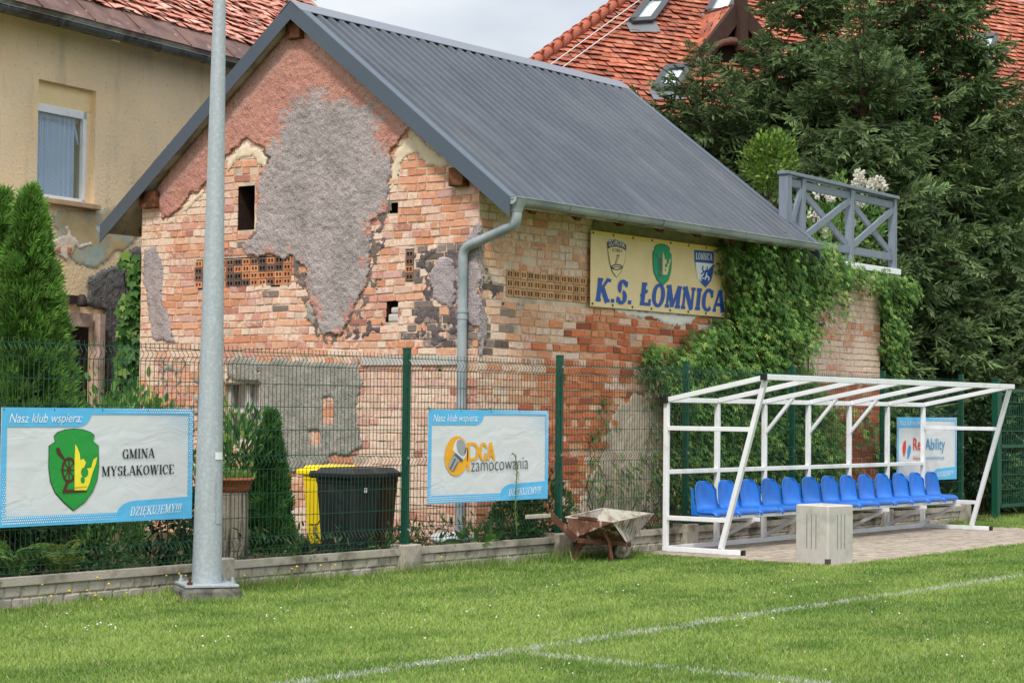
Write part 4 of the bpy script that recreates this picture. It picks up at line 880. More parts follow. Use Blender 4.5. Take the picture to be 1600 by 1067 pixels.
# a seriffed capital alphabet drawn with strokes: l = straight stroke, a = arc, s = slab serif
GLY = {'A': (.78, ['l', .06, 0, .36, 1, 0], ['l', .40, 1, .70, 0, 1], ['l', .18, .34, .56, .34, 0], ['s', 0, .22, 0], ['s', .54, .82, 0]),
       'C': (.72, ['a', .38, .5, .32, .47, 45, 315, 1], ['l', .63, .62, .63, .96, 0]), 'G': (.78, ['a', .38, .5, .32, .47, 45, 330, 1], ['l', .64, .0, .64, .42, 1], ['s', .48, .80, .42], ['l', .62, .66, .62, .96, 0]),
       'D': (.80, ['l', .16, 0, .16, 1, 1], ['a', .30, .5, .40, .47, -90, 90, 1], ['s', .02, .34, 0], ['s', .02, .34, 1]), 'E': (.70, ['l', .16, 0, .16, 1, 1], ['s', .02, .62, 0], ['s', .02, .62, 1], ['l', .16, .52, .48, .52, 0], ['l', .61, 0, .61, .25, 0], ['l', .60, .77, .60, 1, 0]),
       'I': (.40, ['l', .19, 0, .19, 1, 1], ['s', .02, .36, 0], ['s', .02, .36, 1]), 'J': (.5, ['l', .28, .2, .28, 1, 1], ['a', .14, .16, .14, .17, 180, 360, 0], ['s', .12, .44, 1]),
       'K': (.82, ['l', .16, 0, .16, 1, 1], ['l', .22, .45, .64, 1, 0], ['l', .34, .58, .70, 0, 1], ['s', .02, .32, 0], ['s', .02, .32, 1], ['s', .52, .80, 1], ['s', .54, .84, 0]),
       'L': (.68, ['l', .16, 0, .16, 1, 1], ['s', .02, .60, 0], ['s', .02, .34, 1], ['l', .60, 0, .60, .3, 0]), 'M': (1.0, ['l', .14, 0, .14, 1, 0], ['l', .16, 1, .48, .05, 1], ['l', .48, .05, .80, 1, 0], ['l', .82, 0, .82, 1, 1], ['s', .0, .28, 0], ['s', .66, .98, 0], ['s', .0, .24, 1], ['s', .74, .98, 1]),
       'N': (.86, ['l', .14, 0, .14, 1, 0], ['l', .16, 1, .68, .0, 1], ['l', .70, 0, .70, 1, 0], ['s', .0, .28, 0], ['s', .0, .26, 1], ['s', .56, .84, 1]), 'O': (.80, ['a', .39, .5, .32, .47, 0, 360, 1]),
       'S': (.62, ['a', .30, .73, .21, .24, 20, 250, 1], ['a', .30, .27, .23, .25, -160, 80, 1], ['l', .52, .72, .52, .96, 0], ['l', .08, .04, .08, .28, 0]), 'U': (.80, ['l', .15, .3, .15, 1, 1], ['a', .39, .32, .24, .3, 180, 360, 1], ['l', .63, .3, .63, 1, 0], ['s', .0, .30, 1], ['s', .50, .78, 1]),
       'W': (1.08, ['l', .12, 1, .30, 0, 1], ['l', .30, 0, .52, 1, 0], ['l', .54, 1, .72, 0, 1], ['l', .74, 0, .94, 1, 0], ['s', .0, .26, 1], ['s', .40, .64, 1], ['s', .84, 1.06, 1]),
       'Y': (.78, ['l', .10, 1, .38, .46, 1], ['l', .40, .46, .66, 1, 0], ['l', .38, 0, .38, .48, 1], ['s', .0, .26, 1], ['s', .54, .78, 1], ['s', .24, .52, 0]), 'Z': (.68, ['l', .10, .03, .58, .97, 1], ['s', .06, .62, 1], ['s', .06, .62, 0], ['l', .09, .76, .09, 1, 0], ['l', .60, 0, .60, .26, 0]),
       '!': (.30, ['l', .14, .3, .14, 1, 1], ['l', .14, 0, .14, .14, 1]), '.': (.30, ['l', .14, 0, .14, .17, 2]), ' ': (.36,)}
GLY['Ł'] = (GLY['L'][0],) + GLY['L'][1:] + (['l', .0, .40, .40, .66, 0],)
GLY['Ę'] = (GLY['E'][0],) + GLY['E'][1:] + (['a', .5, -.12, .07, .12, 90, 290, 0],)
def serif2d(s, thick=.17, thin=.075, slab=.07, shear=0.):
    V = []; F = []; x = 0
    def quad(p, q, w):
        p, q = np.array(p), np.array(q); d = (q-p)/max(np.linalg.norm(q-p), 1e-6); n = np.array([-d[1], d[0]])*w/2; b = len(V)
        V.extend([p-n, q-n, q+n, p+n]); F.append((b, b+1, b+2, b+3))
    for ch in s:
        g = GLY[ch]
        for st in g[1:]:
            if st[0] == 'l': quad((x+st[1], st[2]), (x+st[3], st[4]), {0: thin, 1: thick, 2: .2}[st[5]])
            elif st[0] == 's': quad((x+st[1], st[3]*(1-slab)+slab/2), (x+st[2], st[3]*(1-slab)+slab/2), slab)
            else:
                _, cx, cy, rx, ry, a0, a1, hv = st; n = max(6, int(abs(a1-a0)/18)); b = len(V)
                for k in range(n+1):
                    a = rad(a0+(a1-a0)*k/n); w_ = (thin+(thick-thin)*abs(math.cos(a))**1.3 if hv else thin)/2
                    for sg in (-1, 1): V.append(np.array([x+cx+(rx+sg*w_-w_*.3)*math.cos(a), cy+(ry+sg*w_-w_*.2)*math.sin(a)]))
                F.extend([(b+2*k, b+2*k+2, b+2*k+3, b+2*k+1) for k in range(n)])
        x += g[0]+.05
    V = np.array(V); V[:, 0] += shear*V[:, 1]
    return V, F
class Sheet:
    """a banner hung flat in a wall plane; prints are laid on it a few millimetres apart"""
    def __init__(s, fr, root, h0): s.fr = fr; s.root = root; s.h = h0
    def uvz(s, pts, org, sc): return [s.fr.uv(org[0]+x*sc, org[1]+y*sc) for x, y in pts]
    def put(s, name, V2, F, m, layer, step=True):
        V2 = np.asarray(V2, float); off = np.zeros(len(V2))
        if step:
            for i, f in enumerate(F): off[list(f)] = (i % 45)*.00004
        V = s.fr.P(V2[:, 0], V2[:, 1], s.h+layer*.0028+off)
        og = ORG[s.root.name]; me = bpy.data.meshes.new(name); me.from_pydata((V-og).tolist(), [], [tuple(map(int, f)) for f in F]); me.update()
        return link_mesh(name, me, m, s.root)
    def poly(s, name, polys, m, layer):
        V = []; F = []
        for p in polys: b = len(V); V += list(p); F.append(tuple(range(b, b+len(p))))
        return s.put(name, V, F, m, layer)
    def text(s, name, V, F, a, b, top, m, layer, w=None):
        """fit text V so that its baseline runs from a to b (u,z) and capitals reach height top"""
        V = np.array(V); x0, x1 = V[:, 0].min(), V[:, 0].max(); V[:, 0] = (V[:, 0]-x0)/(x1-x0)
        V[:, 1] *= top
        return s.put(name, np.stack([a[0]+V[:, 0]*(b[0]-a[0]), a[1]+V[:, 0]*(b[1]-a[1])+V[:, 1]], 1), F, m, layer)
ell = lambda cx, cy, rx, ry, n=24, rot=0.: [(cx+rx*math.cos(t)*math.cos(rot)-ry*math.sin(t)*math.sin(rot), cy+rx*math.cos(t)*math.sin(rot)+ry*math.sin(t)*math.cos(rot)) for t in np.linspace(0, 2*math.pi, n, endpoint=False)]
def ringpolys(cx, cy, rx, ry, wx, wy, n=24, a0=0., a1=360.):
    T = np.radians(np.linspace(a0, a1, n+1)); return [[(cx+rx*math.cos(a), cy+ry*math.sin(a)), (cx+rx*math.cos(b), cy+ry*math.sin(b)), (cx+(rx-wx)*math.cos(b), cy+(ry-wy)*math.sin(b)), (cx+(rx-wx)*math.cos(a), cy+(ry-wy)*math.sin(a))] for a, b in zip(T, T[1:])]
def stroke(p, q, w0, w1=None):
    w1 = w1 or w0; p, q = np.array(p, float), np.array(q, float); d = (q-p)/np.linalg.norm(q-p); n = np.array([-d[1], d[0]])
    return [tuple(p-n*w0/2), tuple(q-n*w1/2), tuple(q+n*w1/2), tuple(p+n*w0/2)]
FF = Frame((0, FENCE_Y-.085, 0), (1, 0, 0), (0, -1, 0))
def club_banner(name, label, cx, x0, x1, z0, z1):
    r = thing(name, label, 'banner', (cx, FENCE_Y-.085, z0), 'sponsor banners tied to the wire fence'); s = Sheet(FF, r, 0.0); W_, H_ = x1-x0, z1-z0
    u = lambda a, b: (x0+a*W_, z1-b*H_)
    mb = MB(); mb.box(((x0+x1)/2, FENCE_Y-.085+.003, (z0+z1)/2), (W_, .005, H_)); mb.build('sheet', BM['white'], r)
    bl = [[u(0, 0), u(1, 0), u(1, .055), u(0, .055)][::-1], [u(0, .055), u(.026, .055), u(.026, 1), u(0, 1)][::-1], [u(.974, .055), u(1, .055), u(1, 1), u(.974, 1)][::-1], [u(.026, .915), u(.974, .915), u(.974, 1), u(.026, 1)][::-1],
          [u(.026, .055), u(.445, .055), u(.436, .09), u(.425, .125), u(.405, .15), u(.38, .163), u(.026, .163)][::-1], [u(.585, .915), u(.60, .875), u(.62, .845), u(.65, .825), u(.68, .818), u(.974, .80), u(.974, .915)][::-1]]
    s.poly('blue_print', bl, BM['blue'], 1)
    wd = []; bd = []; st = .0098
    def dot(lst, a, b, r_):
        lst.append([(x0+a*W_+r_*math.cos(t), z1-b*H_+r_*math.sin(t)) for t in np.linspace(0, 2*math.pi, 6, endpoint=False)])
    for i in range(104):
        for j in range(48):
            a = (i+.5*(j % 2)+.4)*st; b = (j+.5)*st*W_/H_*1.02
            if not (.004 < a < .996 and .01 < b < .99): continue
            band = a < .024 or a > .976 or b < .05 or b > .92
            g = max(0, (a-.5)*1.7-(b-.1)*1.1, (b-.5)*1.7-(a-.05)*1.1)
            if band:
                if g > .12 and not (b < .163 and a < .445) and not (b > .8 and a > .585): dot(wd, a, b, min(.0068, .0025+.006*g))
            else:
                if g > .42 and not (b > .79 and a > .58): dot(bd, a, b, min(.0058, .0015+.006*(g-.42)*1.5))
    if wd: s.poly('dot_print', wd, BM['text'], 2)
    if bd: s.poly('dot_print', bd, BM['blue'], 2)
    V, F = text2d('Nasz klub wspiera:', .28, -.004); s.text('lettering', V, F, u(.035, .128), u(.395, .122), .075*H_/.07*.105, BM['text'], 2)
    V, F = serif2d('DZIĘKUJEMY!!!', .15, .08, .05, .24); s.text('lettering', V, F, u(.655, .952), u(.94, .936), .078*H_, BM['text'], 2)
    for a in (.0, .25, .5, .75, 1): 
        for b in (0, 1): p = u(a*.98+.01, b); mb = MB(); mb.bar((p[0], FENCE_Y-.09, p[1]-.02), (p[0]+.006, FENCE_Y-.07, p[1]+.028*(1 if b == 0 else -1)), .006, .006); mb.build('cable_tie', M['black_cap'], r)
    return s, u
MAP1 = ((0, 500), .3)
SHIELD = [(280, 605), (300, 585), (340, 571), (385, 567), (430, 571), (470, 585), (490, 602), (482, 632), (510, 655), (512, 760), (504, 830), (480, 890), (440, 945), (380, 988), (330, 945), (285, 895), (262, 840), (253, 770), (255, 655), (287, 634)]
YELLOW = [[(388, 645), (398, 662), (411, 695), (414, 728), (384, 728)], [(384, 728), (414, 728), (432, 722), (443, 742), (436, 762), (436, 885), (384, 885)], [(436, 766), (452, 772), (470, 768), (482, 726), (502, 712), (496, 745), (476, 800), (462, 850), (446, 885), (436, 885)]]
def wheel_polys(k=1.0):
    p = ringpolys(356, 780, 40*k, 68*k, 11, 15, 22)
    for a in range(0, 360, 45): p.append(stroke((356, 780), (356+34*math.cos(rad(a)), 780+58*math.sin(rad(a))), 6))
    p.append(ell(356, 780, 11, 16, 12)); p.append(stroke((296, 664), (303, 690), 16, 24)); p.append(stroke((303, 690), (334, 728), 22, 8))
    p += [stroke((348, 838), (330, 895), 14), stroke((322, 893), (447, 884), 18)]
    return p
s, u = club_banner('club_banner', 'white sponsor banner with green shield and GMINA MYSŁAKOWICE lettering, left on the wire fence', 10.72, 9.72, 11.71, .635, 1.548)
mp_ = lambda polys, org=MAP1[0], sc=MAP1[1], fr=FF: [[fr.uv(org[0]+x*sc, org[1]+y*sc) for x, y in p] for p in polys]
c_ = np.mean(SHIELD, 0); grow = lambda p, c, k: [(c[0]+(x-c[0])*k, c[1]+(y-c[1])*k) for x, y in p]
s.poly('emblem_outline', mp_([grow(SHIELD, c_, 1.02)]), BM['black'], 1.5); s.poly('emblem', mp_([SHIELD]), BM['grn'], 2.2)
s.poly('spinning_wheel_print', mp_(wheel_polys()), BM['brown'], 3); s.poly('yellow_print', mp_(YELLOW), BM['yel'], 3.6)
s.poly('emblem_hole', mp_([ell(436, 792, 19, 26), ell(426, 832, 11, 17), stroke((432, 800), (428, 830), 8)]), BM['grn'], 4.2); s.poly('gold_edge', mp_([stroke((384, 872), (448, 866), 6)]), BM['gold'], 4.2)
uvp = lambda x, y, org=MAP1[0], sc=MAP1[1], fr=FF: fr.uv(org[0]+x*sc, org[1]+y*sc)
V, F = serif2d('GMINA'); a, b = uvp(636, 722), uvp(803, 716); s.text('lettering', V, F, a, b, uvp(636, 672)[1]-a[1], BM['black'], 2)
V, F = serif2d('MYSŁAKOWICE'); a, b = uvp(527, 813), uvp(903, 800); s.text('lettering', V, F, a, b, uvp(527, 762)[1]-a[1], BM['black'], 2)

s, u = club_banner('club_banner', 'white sponsor banner with orange oval and steel bolt picture, between the two tall green posts', 15.79, 14.805, 16.765, .655, 1.565)
O2, K2 = (660, 635), 195/1342
m2 = lambda polys: mp_(polys, O2, K2)
s.poly('oval_print', m2([ell(362, 530, 126, 214, 36, .06)]), BM['orange'], 2)
s.poly('bolt_print', m2([[(385, 345), (350, 372), (328, 420), (322, 470), (340, 490), (420, 590), (445, 560), (470, 510), (470, 440), (450, 385), (420, 355)]]), BM['steel3'], 3)
s.poly('bolt_print', m2([ell(412, 440, 50, 92, 26, -.25)]), BM['steel'], 3.6)
s.poly('bolt_print', m2([[(330, 500), (395, 575), (375, 610), (330, 690), (300, 690), (275, 655), (275, 625)], ]), BM['steel'], 3.6)
s.poly('bolt_print', m2([stroke((345, 560), (292, 668), 16), stroke((372, 596), (322, 690), 10), [(350, 500), (430, 570), (412, 596), (335, 520)], stroke((446, 500), (462, 440), 12)]), BM['steel2'], 4.2)
pg = [stroke((492, 400), (490, 690), 30), stroke((478, 400), (545, 395), 30), stroke((505, 570), (545, 565), 30)] + ringpolys(545, 482, 62, 98, 30, 30, 14, -90, 90)
pg += ringpolys(652, 485, 50, 102, 28, 28, 20, 50, 330) + [stroke((672, 500), (672, 570), 26)]
pg += [stroke((700, 575), (730, 385), 26), stroke((730, 385), (768, 575), 26), stroke((712, 520), (752, 520), 24)]
s.poly('lettering', m2(pg), BM['orange'], 2)
V, F = text2d('zamocowania', 0, -.012); a, b = FF.uv(660+518*K2, 635+700*K2), FF.uv(660+1132*K2, 635+668*K2); s.text('lettering', V, F, a, b, .195, BM['dkt'], 2.6)

s, u = club_banner('club_banner', 'white sponsor banner with red and blue leaf emblem, behind the dugout seats', 25.79, 24.84, 26.74, .648, 1.528)
O3, K3 = (1390, 640), 210/1120
m3 = lambda polys: mp_(polys, O3, K3)
s.poly('emblem', m3([[(128, 252), (116, 270), (106, 310), (108, 355), (118, 392), (128, 360), (134, 310), (134, 268)]]), BM['red'], 2)
s.poly('emblem', m3([[(166, 288), (152, 312), (144, 355), (148, 412), (162, 390), (174, 350), (176, 312)]]), BM['sky'], 2)
s.poly('emblem', m3([stroke((140, 270), (138, 400), 8), ell(152, 262, 7, 12, 10)]), BM['steel3'], 2)
V, F = text2d('Reh', 0, .012); a, b = FF.uv(1390+194*K3, 640+334*K3), FF.uv(1390+290*K3, 640+334*K3); s.text('lettering', V, F, a, b, .235, BM['red'], 2)
V, F = text2d('Ability', 0, .004); a, b = FF.uv(1390+296*K3, 640+334*K3), FF.uv(1390+458*K3, 640+330*K3); s.text('lettering', V, F, a, b, .235, BM['sky'], 2)
V, F = text2d('Gabinet', 0, .0); a, b = FF.uv(1390+192*K3, 640+415*K3), FF.uv(1390+262*K3, 640+414*K3); s.text('lettering', V, F, a, b, .07, BM['red'], 2)
V, F = text2d('nowoczesnej fizjoterapii', 0, .0); a, b = FF.uv(1390+268*K3, 640+413*K3), FF.uv(1390+452*K3, 640+410*K3); s.text('lettering', V, F, a, b, .07, BM['sky'], 2)

# the faded club banner on the brick wall
WF = Frame((XG, YB-.06, 0), (1, 0, 0), (0, -1, 0))
wb = thing('wall_banner', 'faded cream club banner reading K.S. ŁOMNICA with three crests on brick wall', 'banner', (20.1, YB-.06, 2.76)); s = Sheet(WF, wb, 0)
q = [WF.uv(*p) for p in ((923.5, 360), (923.5, 478.5), (1132, 495.5), (1128, 388.5))]; us_ = [a[0] for a in q]; bx0, bx1 = min(us_), max(us_); bz0, bz1 = 2.765, 3.635
mb = MB(); mb.box(WF.P((bx0+bx1)/2, (bz0+bz1)/2, -.004), (bx1-bx0, .005, bz1-bz0)); mb.build('sheet', BM['cream'], wb)
s.poly('edge_print', [[(bx0, bz1-.05), (bx1, bz1-.05), (bx1, bz1), (bx0, bz1)]], BM['yedge'], .6)
for i in range(8):
    for z in (bz0+.03, bz1-.025): c = WF.P(bx0+.04+(bx1-bx0-.08)*i/7, z, 0); mb = MB(); mb.box(c+np.array([0, -.004, 0]), (.022, .008, .022)); mb.build('eyelet', M['black_cap'], wb)
O4, K4 = (800, 280), .3
def gl(V, F, k=.9): return V, F
V, F = serif2d('K.S. ŁOMNICA', .25, .15, .14, .14); a, b = WF.uv(800+434*.3, 280+636*.3), WF.uv(1132, 280+704*.3); s.text('lettering', V, F, a, (b[0], a[1]), .275, BM['navy'], 1)
O5, K5 = (1010, 360), 125/889
m5 = lambda polys: mp_(polys, O5, K5, WF)
SH2 = [(88, 195), (110, 168), (150, 155), (190, 158), (235, 178), (256, 205), (252, 245), (274, 268), (276, 380), (268, 460), (240, 545), (176, 607), (118, 545), (84, 470), (72, 380), (72, 240), (92, 218)]
s.poly('crest_outline', m5([grow(SH2, np.mean(SH2, 0), 1.04)]), BM['black'], 1); s.poly('crest', m5([SH2]), BM['grn2'], 1.6)
fx = lambda p: [(72+(x-253)*.78, 155+(y-567)*1.07) for x, y in p]
s.poly('spinning_wheel_print', m5([fx(p) for p in wheel_polys()]), BM['steel2'], 2.2); s.poly('crest_figure', m5([fx(p) for p in YELLOW]), BM['cream'], 2.8)
s.poly('crest_hole', m5([ell(213, 392, 15, 22), ell(206, 440, 8, 14)]), BM['grn2'], 3.4)
SH3 = [(532, 222), (745, 240), (746, 370), (738, 470), (715, 560), (655, 632), (600, 575), (560, 470), (538, 350)]
s.poly('crest_outline', m5([grow(SH3, np.mean(SH3, 0), 1.02)]), BM['navy'], 1)
s.poly('crest', m5([[(541, 352), (744, 372), (575, 560), (556, 470)]]), BM['text'], 1.6)
V, F = serif2d('ŁOMNICA', .2, .1, .1); a, b = WF.uv(1010+546*K5, 360+322*K5), WF.uv(1010+728*K5, 360+334*K5); s.text('lettering', V, F, a, b, .085, BM['text'], 1.6)
s.poly('crest_figure', m5(ringpolys(645, 425, 34, 45, 14, 18, 14, -30, 230) + [stroke((632, 460), (600, 492), 16), stroke((660, 440), (628, 530), 20), stroke((600, 520), (620, 550), 12)]), BM['navy'], 2.2)
s.poly('crest_figure', m5(ringpolys(668, 535, 28, 32, 13, 16, 14, 150, 420) + ringpolys(615, 548, 26, 24, 11, 12, 12, 120, 330) + [stroke((665, 470), (650, 540), 13)]), BM['text'], 2.8)
O6, K6 = (915, 350), 120/854
m6 = lambda polys: mp_(polys, O6, K6, WF)
SH1 = [(236, 205), (280, 178), (340, 172), (400, 195), (450, 235), (446, 330), (432, 430), (400, 525), (342, 600), (290, 530), (262, 430), (246, 320)]
s.poly('crest_outline', m6([SH1]), BM['dkt'], 1); s.poly('crest', m6([[(244, 278), (275, 258), (340, 252), (405, 272), (444, 300), (441, 340), (427, 430), (396, 520), (342, 590), (296, 525), (268, 430), (252, 330)]]), BM['cream'], 1.6)
V, F = text2d('OCHRONA', 0, .004); n_ = (V[:, 0]-V[:, 0].min())/(np.ptp(V[:, 0])); V2 = V.copy(); V2[:, 1] = V[:, 1] + .25*np.sin(n_*math.pi)
a, b = WF.uv(915+254*K6, 350+252*K6), WF.uv(915+432*K6, 350+274*K6); s.text('lettering', V2, F, a, b, .10, BM['text'], 1.8)
V, F = text2d('KOBRA', 0, .0); a, b = WF.uv(915+292*K6, 350+308*K6), WF.uv(915+405*K6, 350+318*K6); s.text('lettering', V, F, a, b, .055, BM['dkt'], 2.2)
s.poly('crest_figure', m6(ringpolys(343, 480, 66, 34, 16, 12, 18) + ringpolys(343, 492, 48, 22, 12, 9, 16) + [stroke((345, 350), (372, 352), 12), stroke((365, 355), (330, 445), 5), stroke((345, 340), (325, 440), 4), stroke((350, 380), (362, 385), 6)]), BM['dkt'], 2.2)
V, F = text2d('1991', 0, .0); a, b = WF.uv(915+300*K6, 350+535*K6), WF.uv(915+390*K6, 350+545*K6)

# ------------------------------------------------------------------ floodlight mast
px_, py_ = 11.489, 11.815
pole = thing('floodlight_pole', 'tall tapered galvanised steel mast bolted to a concrete footing in front of the fence', 'pole', (px_, py_, 0))
mb = MB(); pr = lambda z: .122-.0148*(z-.12)
mb.tube([(px_+.0036*(z-.1), py_-.0048*(z-.1), z) for z in (.135, 1.5, 3.2, 5, 7, 9, 10.5)], [pr(z) for z in (.135, 1.5, 3.2, 5, 7, 9, 10.5)], 32); mb.build('mast', M['galv'], pole)
an = rad(32); ca, sa = math.cos(an), math.sin(an); ax = ((ca, -sa, 0), (sa, ca, 0), (0, 0, 1))
mb = MB(); mb.box((px_, py_, .125), (.44, .44, .022), ax); mb.build('base_plate', M['galv'], pole, bevel=.004)
mb = MB(); mb.box((px_, py_, .04), (.49, .47, .138), ax); mb.build('footing', mat('footing_concrete', S(122, 118, 110, .8), .95, .2, 12, .7, 40, col2=S(86, 84, 78, .8), c2s=9), pole, bevel=.03)
for i, (a, b) in enumerate(((-1, -1), (1, -1), (1, 1), (-1, 1))):
    c = np.array([px_, py_, 0]) + np.array(ax[0])*.175*a + np.array(ax[1])*.175*b
    mb = MB(); mb.lathe(c, [(0.0, .136), (.024, .136), (.024, .158), (.012, .158), (.012, .192), (.0, .192)], 6, False); mb.build('bolt', M['rust'] if i == 0 else M['galv'], pole)
vd = -np.array([px_, py_]); vd /= np.linalg.norm(vd); vl = np.array([-vd[1], vd[0]])
def wrap(name, az0, az1, z0, z1, off, m):
    V = []; N_ = 6
    for z in (z0, z1):
        for k in range(N_+1):
            a = az0+(az1-az0)*k/N_; d = vd*math.cos(a)+vl*math.sin(a); V.append((px_+d[0]*(pr(z)+off)+.0036*z, py_+d[1]*(pr(z)+off)-.0048*z, z))
    npmesh(name, np.array(V), np.array([(k, k+1, N_+2+k, N_+1+k) for k in range(N_)]), m, pole)
wrap('hatch_door', .55, 1.25, .62, 1.02, .004, M['galv']); wrap('sticker', .42, 1.2, 1.14, 1.20, .005, M['white_paint'])

# ------------------------------------------------------------------ dugout with seats
dug = thing('dugout_shelter', 'white steel dugout frame with a row of blue plastic seats', 'dugout', (22.1, 11.6, 0))
DX = [18.86+1.09*i for i in range(7)]; DY = 12.12; TZ = 1.70; FY, FZ = 10.84, 1.955; T = .055; WP_ = M['white_paint']
def b_(name, p, q, t=T, t2=None, up=(0, 0, 1), m=None): mb = MB(); mb.bar(p, q, t, t2 or t, up); return mb.build(name, m or WP_, dug, bevel=.005)
for x in DX: b_('rear_post', (x, DY, .07), (x, DY, TZ-.03), up=(0, 1, 0))
b_('top_rail', (DX[0]-.03, DY, TZ), (DX[-1]+.03, DY, TZ)); b_('top_rail', (DX[0]-.05, FY, FZ), (DX[-1]+.06, FY, FZ), .06, .062); b_('back_rail', (DX[0]+.03, DY, .895), (DX[-1]-.03, DY, .895), .05)
b_('base_rail', (DX[0]-.03, DY, .042), (DX[-1]+.03, DY, .042))
for x in DX: b_('rafter', (x, DY-.03, TZ+.005), (x, FY+.03, FZ-.006), .05, .055)
for x in (DX[0], DX[-1]):
    b_('front_post', (x, 11.40, .07), (x, FY+.02, FZ-.035), up=(0, 1, 0)); b_('foot_rail', (x, DY-.03, .04), (x, 11.13, .04))
    yz = lambda z: 11.40+(FY-11.40)*(z-.07)/(FZ-.1)
    b_('side_rail', (x, DY-.03, 1.385), (x, yz(1.385)+.03, 1.385), .05); b_('side_rail', (x, DY-.03, .385), (x, yz(.385)+.03, .385), .05)
    mb = MB(); mb.box((x, 11.12, .04), (.058, .03, .058)); mb.build('end_cap', M['black_cap'], dug)
for p in ((DX[0]-.045, DY, TZ), (DX[0]-.065, FY, FZ)): mb = MB(); mb.box(p, (.045, .064, .068)); mb.build('end_cap', M['black_cap'], dug)
for x in DX[2:5]: b_('corner_brace', (x, DY-.02, 1.33), (x, 11.72, TZ+.06), .04)
for x in DX[1:]: b_('seat_brace', (x, DY-.02, .10), (x, 11.62, .335), .04)
for x in DX[1:]: b_('seat_bearer', (x, DY, .345), (x, 11.55, .345), .045)
for y in (11.90, 11.66): b_('bench_rail', (DX[0]+.38, y, .385), (DX[-1]-.08, y, .385), .045, .04)
def seat_mesh():
    prof = [(.035, .02), (.03, .10), (.02, .20), (.005, .28), (-.025, .335), (-.075, .365)]      # y, z from the seat front-bottom datum: back then pan
    pts = [(.30, .38), (.297, .36), (.29, .31), (.283, .25), (.272, .18), (.255, .115), (.225, .07), (.18, .052), (.12, .05), (.06, .054), (.01, .056), (-.025, .048), (-.04, .03), (-.042, .0)]
    wid = [.095, .160, .194, .208, .214, .218, .220, .222, .224, .224, .224, .222, .220, .218]
    n = 12; V = []
    for (y, z), w_ in zip(pts, wid):
        for i in range(n+1):
            t = -1+2*i/n; c = abs(t)**5; dy = -.028*abs(t)**4 if z > .1 else 0; dz = -.0
            if z <= .12: dz = (.018*c if y > .0 else 0) - (.05*max(0, abs(t)-.92)/.08)
            V.append((t*w_, y+dy-(.012*(1-t*t) if False else -.010*(1-t*t))*(1 if z > .1 else 0), z+dz))
    F = [(k*(n+1)+i, k*(n+1)+i+1, (k+1)*(n+1)+i+1, (k+1)*(n+1)+i) for k in range(len(pts)-1) for i in range(n)]
    return np.array(V), np.array(F)
SV, SF_ = seat_mesh(); first = None
sx0, sx1 = 19.34, 25.24
for i in range(13):
    x = sx0+(sx1-sx0)*i/12
    if first is None:
        og = ORG[dug.name]; o = npmesh('seat', SV+np.array([0, 0, 0]), SF_, M['blue_plastic'], dug, None, True, local=True)
        so = o.modifiers.new('s', 'SOLIDIFY'); so.thickness = .014; so.offset = -1; sb = o.modifiers.new('u', 'SUBSURF'); sb.levels = sb.render_levels = 1
        first = o
        skirts = []
        for sx_ in (-.213, .203):
            mbk = MB(); mbk.prism([(sx_, .30, .31), (sx_, .27, .28), (sx_, .265, .2), (sx_, .25, .125), (sx_, .215, .075), (sx_, .16, .055), (sx_, .0, .05), (sx_, .0, .0), (sx_, .295, .0)], (.010, 0, 0))
            skirts.append(mbk.build('side_skirt', M['blue_plastic'], o, local=True))
    else:
        o = first.copy(); COL.objects.link(o)
        for sk in skirts: k2 = sk.copy(); COL.objects.link(k2); k2.parent = o
    o.location = Vector((x, 11.66, .41)) - Vector(tuple(ORG[dug.name]))

# ------------------------------------------------------------------ concrete litter bin
cb = thing('litter_bin', 'square grey concrete litter bin with cast grooves beside the dugout', 'bin', (18.66, 10.06, 0))
A0, B0_, C0 = np.array([18.52, 10.26]), np.array([18.44, 9.86]), np.array([18.86, 9.79])
e1 = (C0-B0_); e1 /= np.linalg.norm(e1); e2 = np.array([-e1[1], e1[0]]); sz = .435; c0 = B0_+e1*sz/2+e2*sz/2
hgt = .615; V = []; F = []
def rring(hw, z, ch): 
    pts = []
    for sx_, sy_ in ((-1, -1), (1, -1), (1, 1), (-1, 1)):
        k = [(sx_*hw, sy_*(hw-ch)), (sx_*(hw-ch), sy_*hw)]
        if sx_*sy_ < 0: k = k[::-1]
        pts += k
    return [(c0[0]+e1[0]*a+e2[0]*b, c0[1]+e1[1]*a+e2[1]*b, z) for a, b in pts]
rs = [rring(sz/2, 0, .018), rring(sz/2, hgt-.012, .018), rring(sz/2-.012, hgt, .016), rring(sz/2-.055, hgt, .012), rring(sz/2-.065, hgt-.015, .012), rring(sz/2-.07, .12, .012)]
for r_ in rs: V += r_
F = [(k*8+i, k*8+(i+1) % 8, (k+1)*8+(i+1) % 8, (k+1)*8+i) for k in range(len(rs)-1) for i in range(8)] + [tuple(range((len(rs)-1)*8, len(rs)*8))]
mb = MB(); mb.add(V, F); mb.build('body', M['concrete'], cb)
mb = MB(); E1 = np.array([*e1, 0]); E2 = np.array([*e2, 0]); C3 = np.array([*c0, 0])
for d, n_ in ((E1, -E2), (E2, -E1), (E1, E2), (E2, E1)):
    for k in (-.06, 0, .06): mb.box(C3+n_*(sz/2+.0005)+d*k+np.array([0, 0, .34+.01*k]), (.009, .003, .36), (d, n_, (0, 0, 1)))
mb.build('grooves', mat('groove_shadow', S(128, 126, 120, .8), .95, .1), cb)  # raised strips whose darker colour stands for the shade in each groove
mb = MB(); mb.box(C3-E1*(sz/2-.01)-E2*(sz/2-.01)+np.array([0, 0, .035]), (.045, .045, .06), (E1, E2, (0, 0, 1))); mb.build('chipped_corner', mat('chip_dark', S(84, 82, 80, .7), .95, .2, 30, .6, 60), cb)

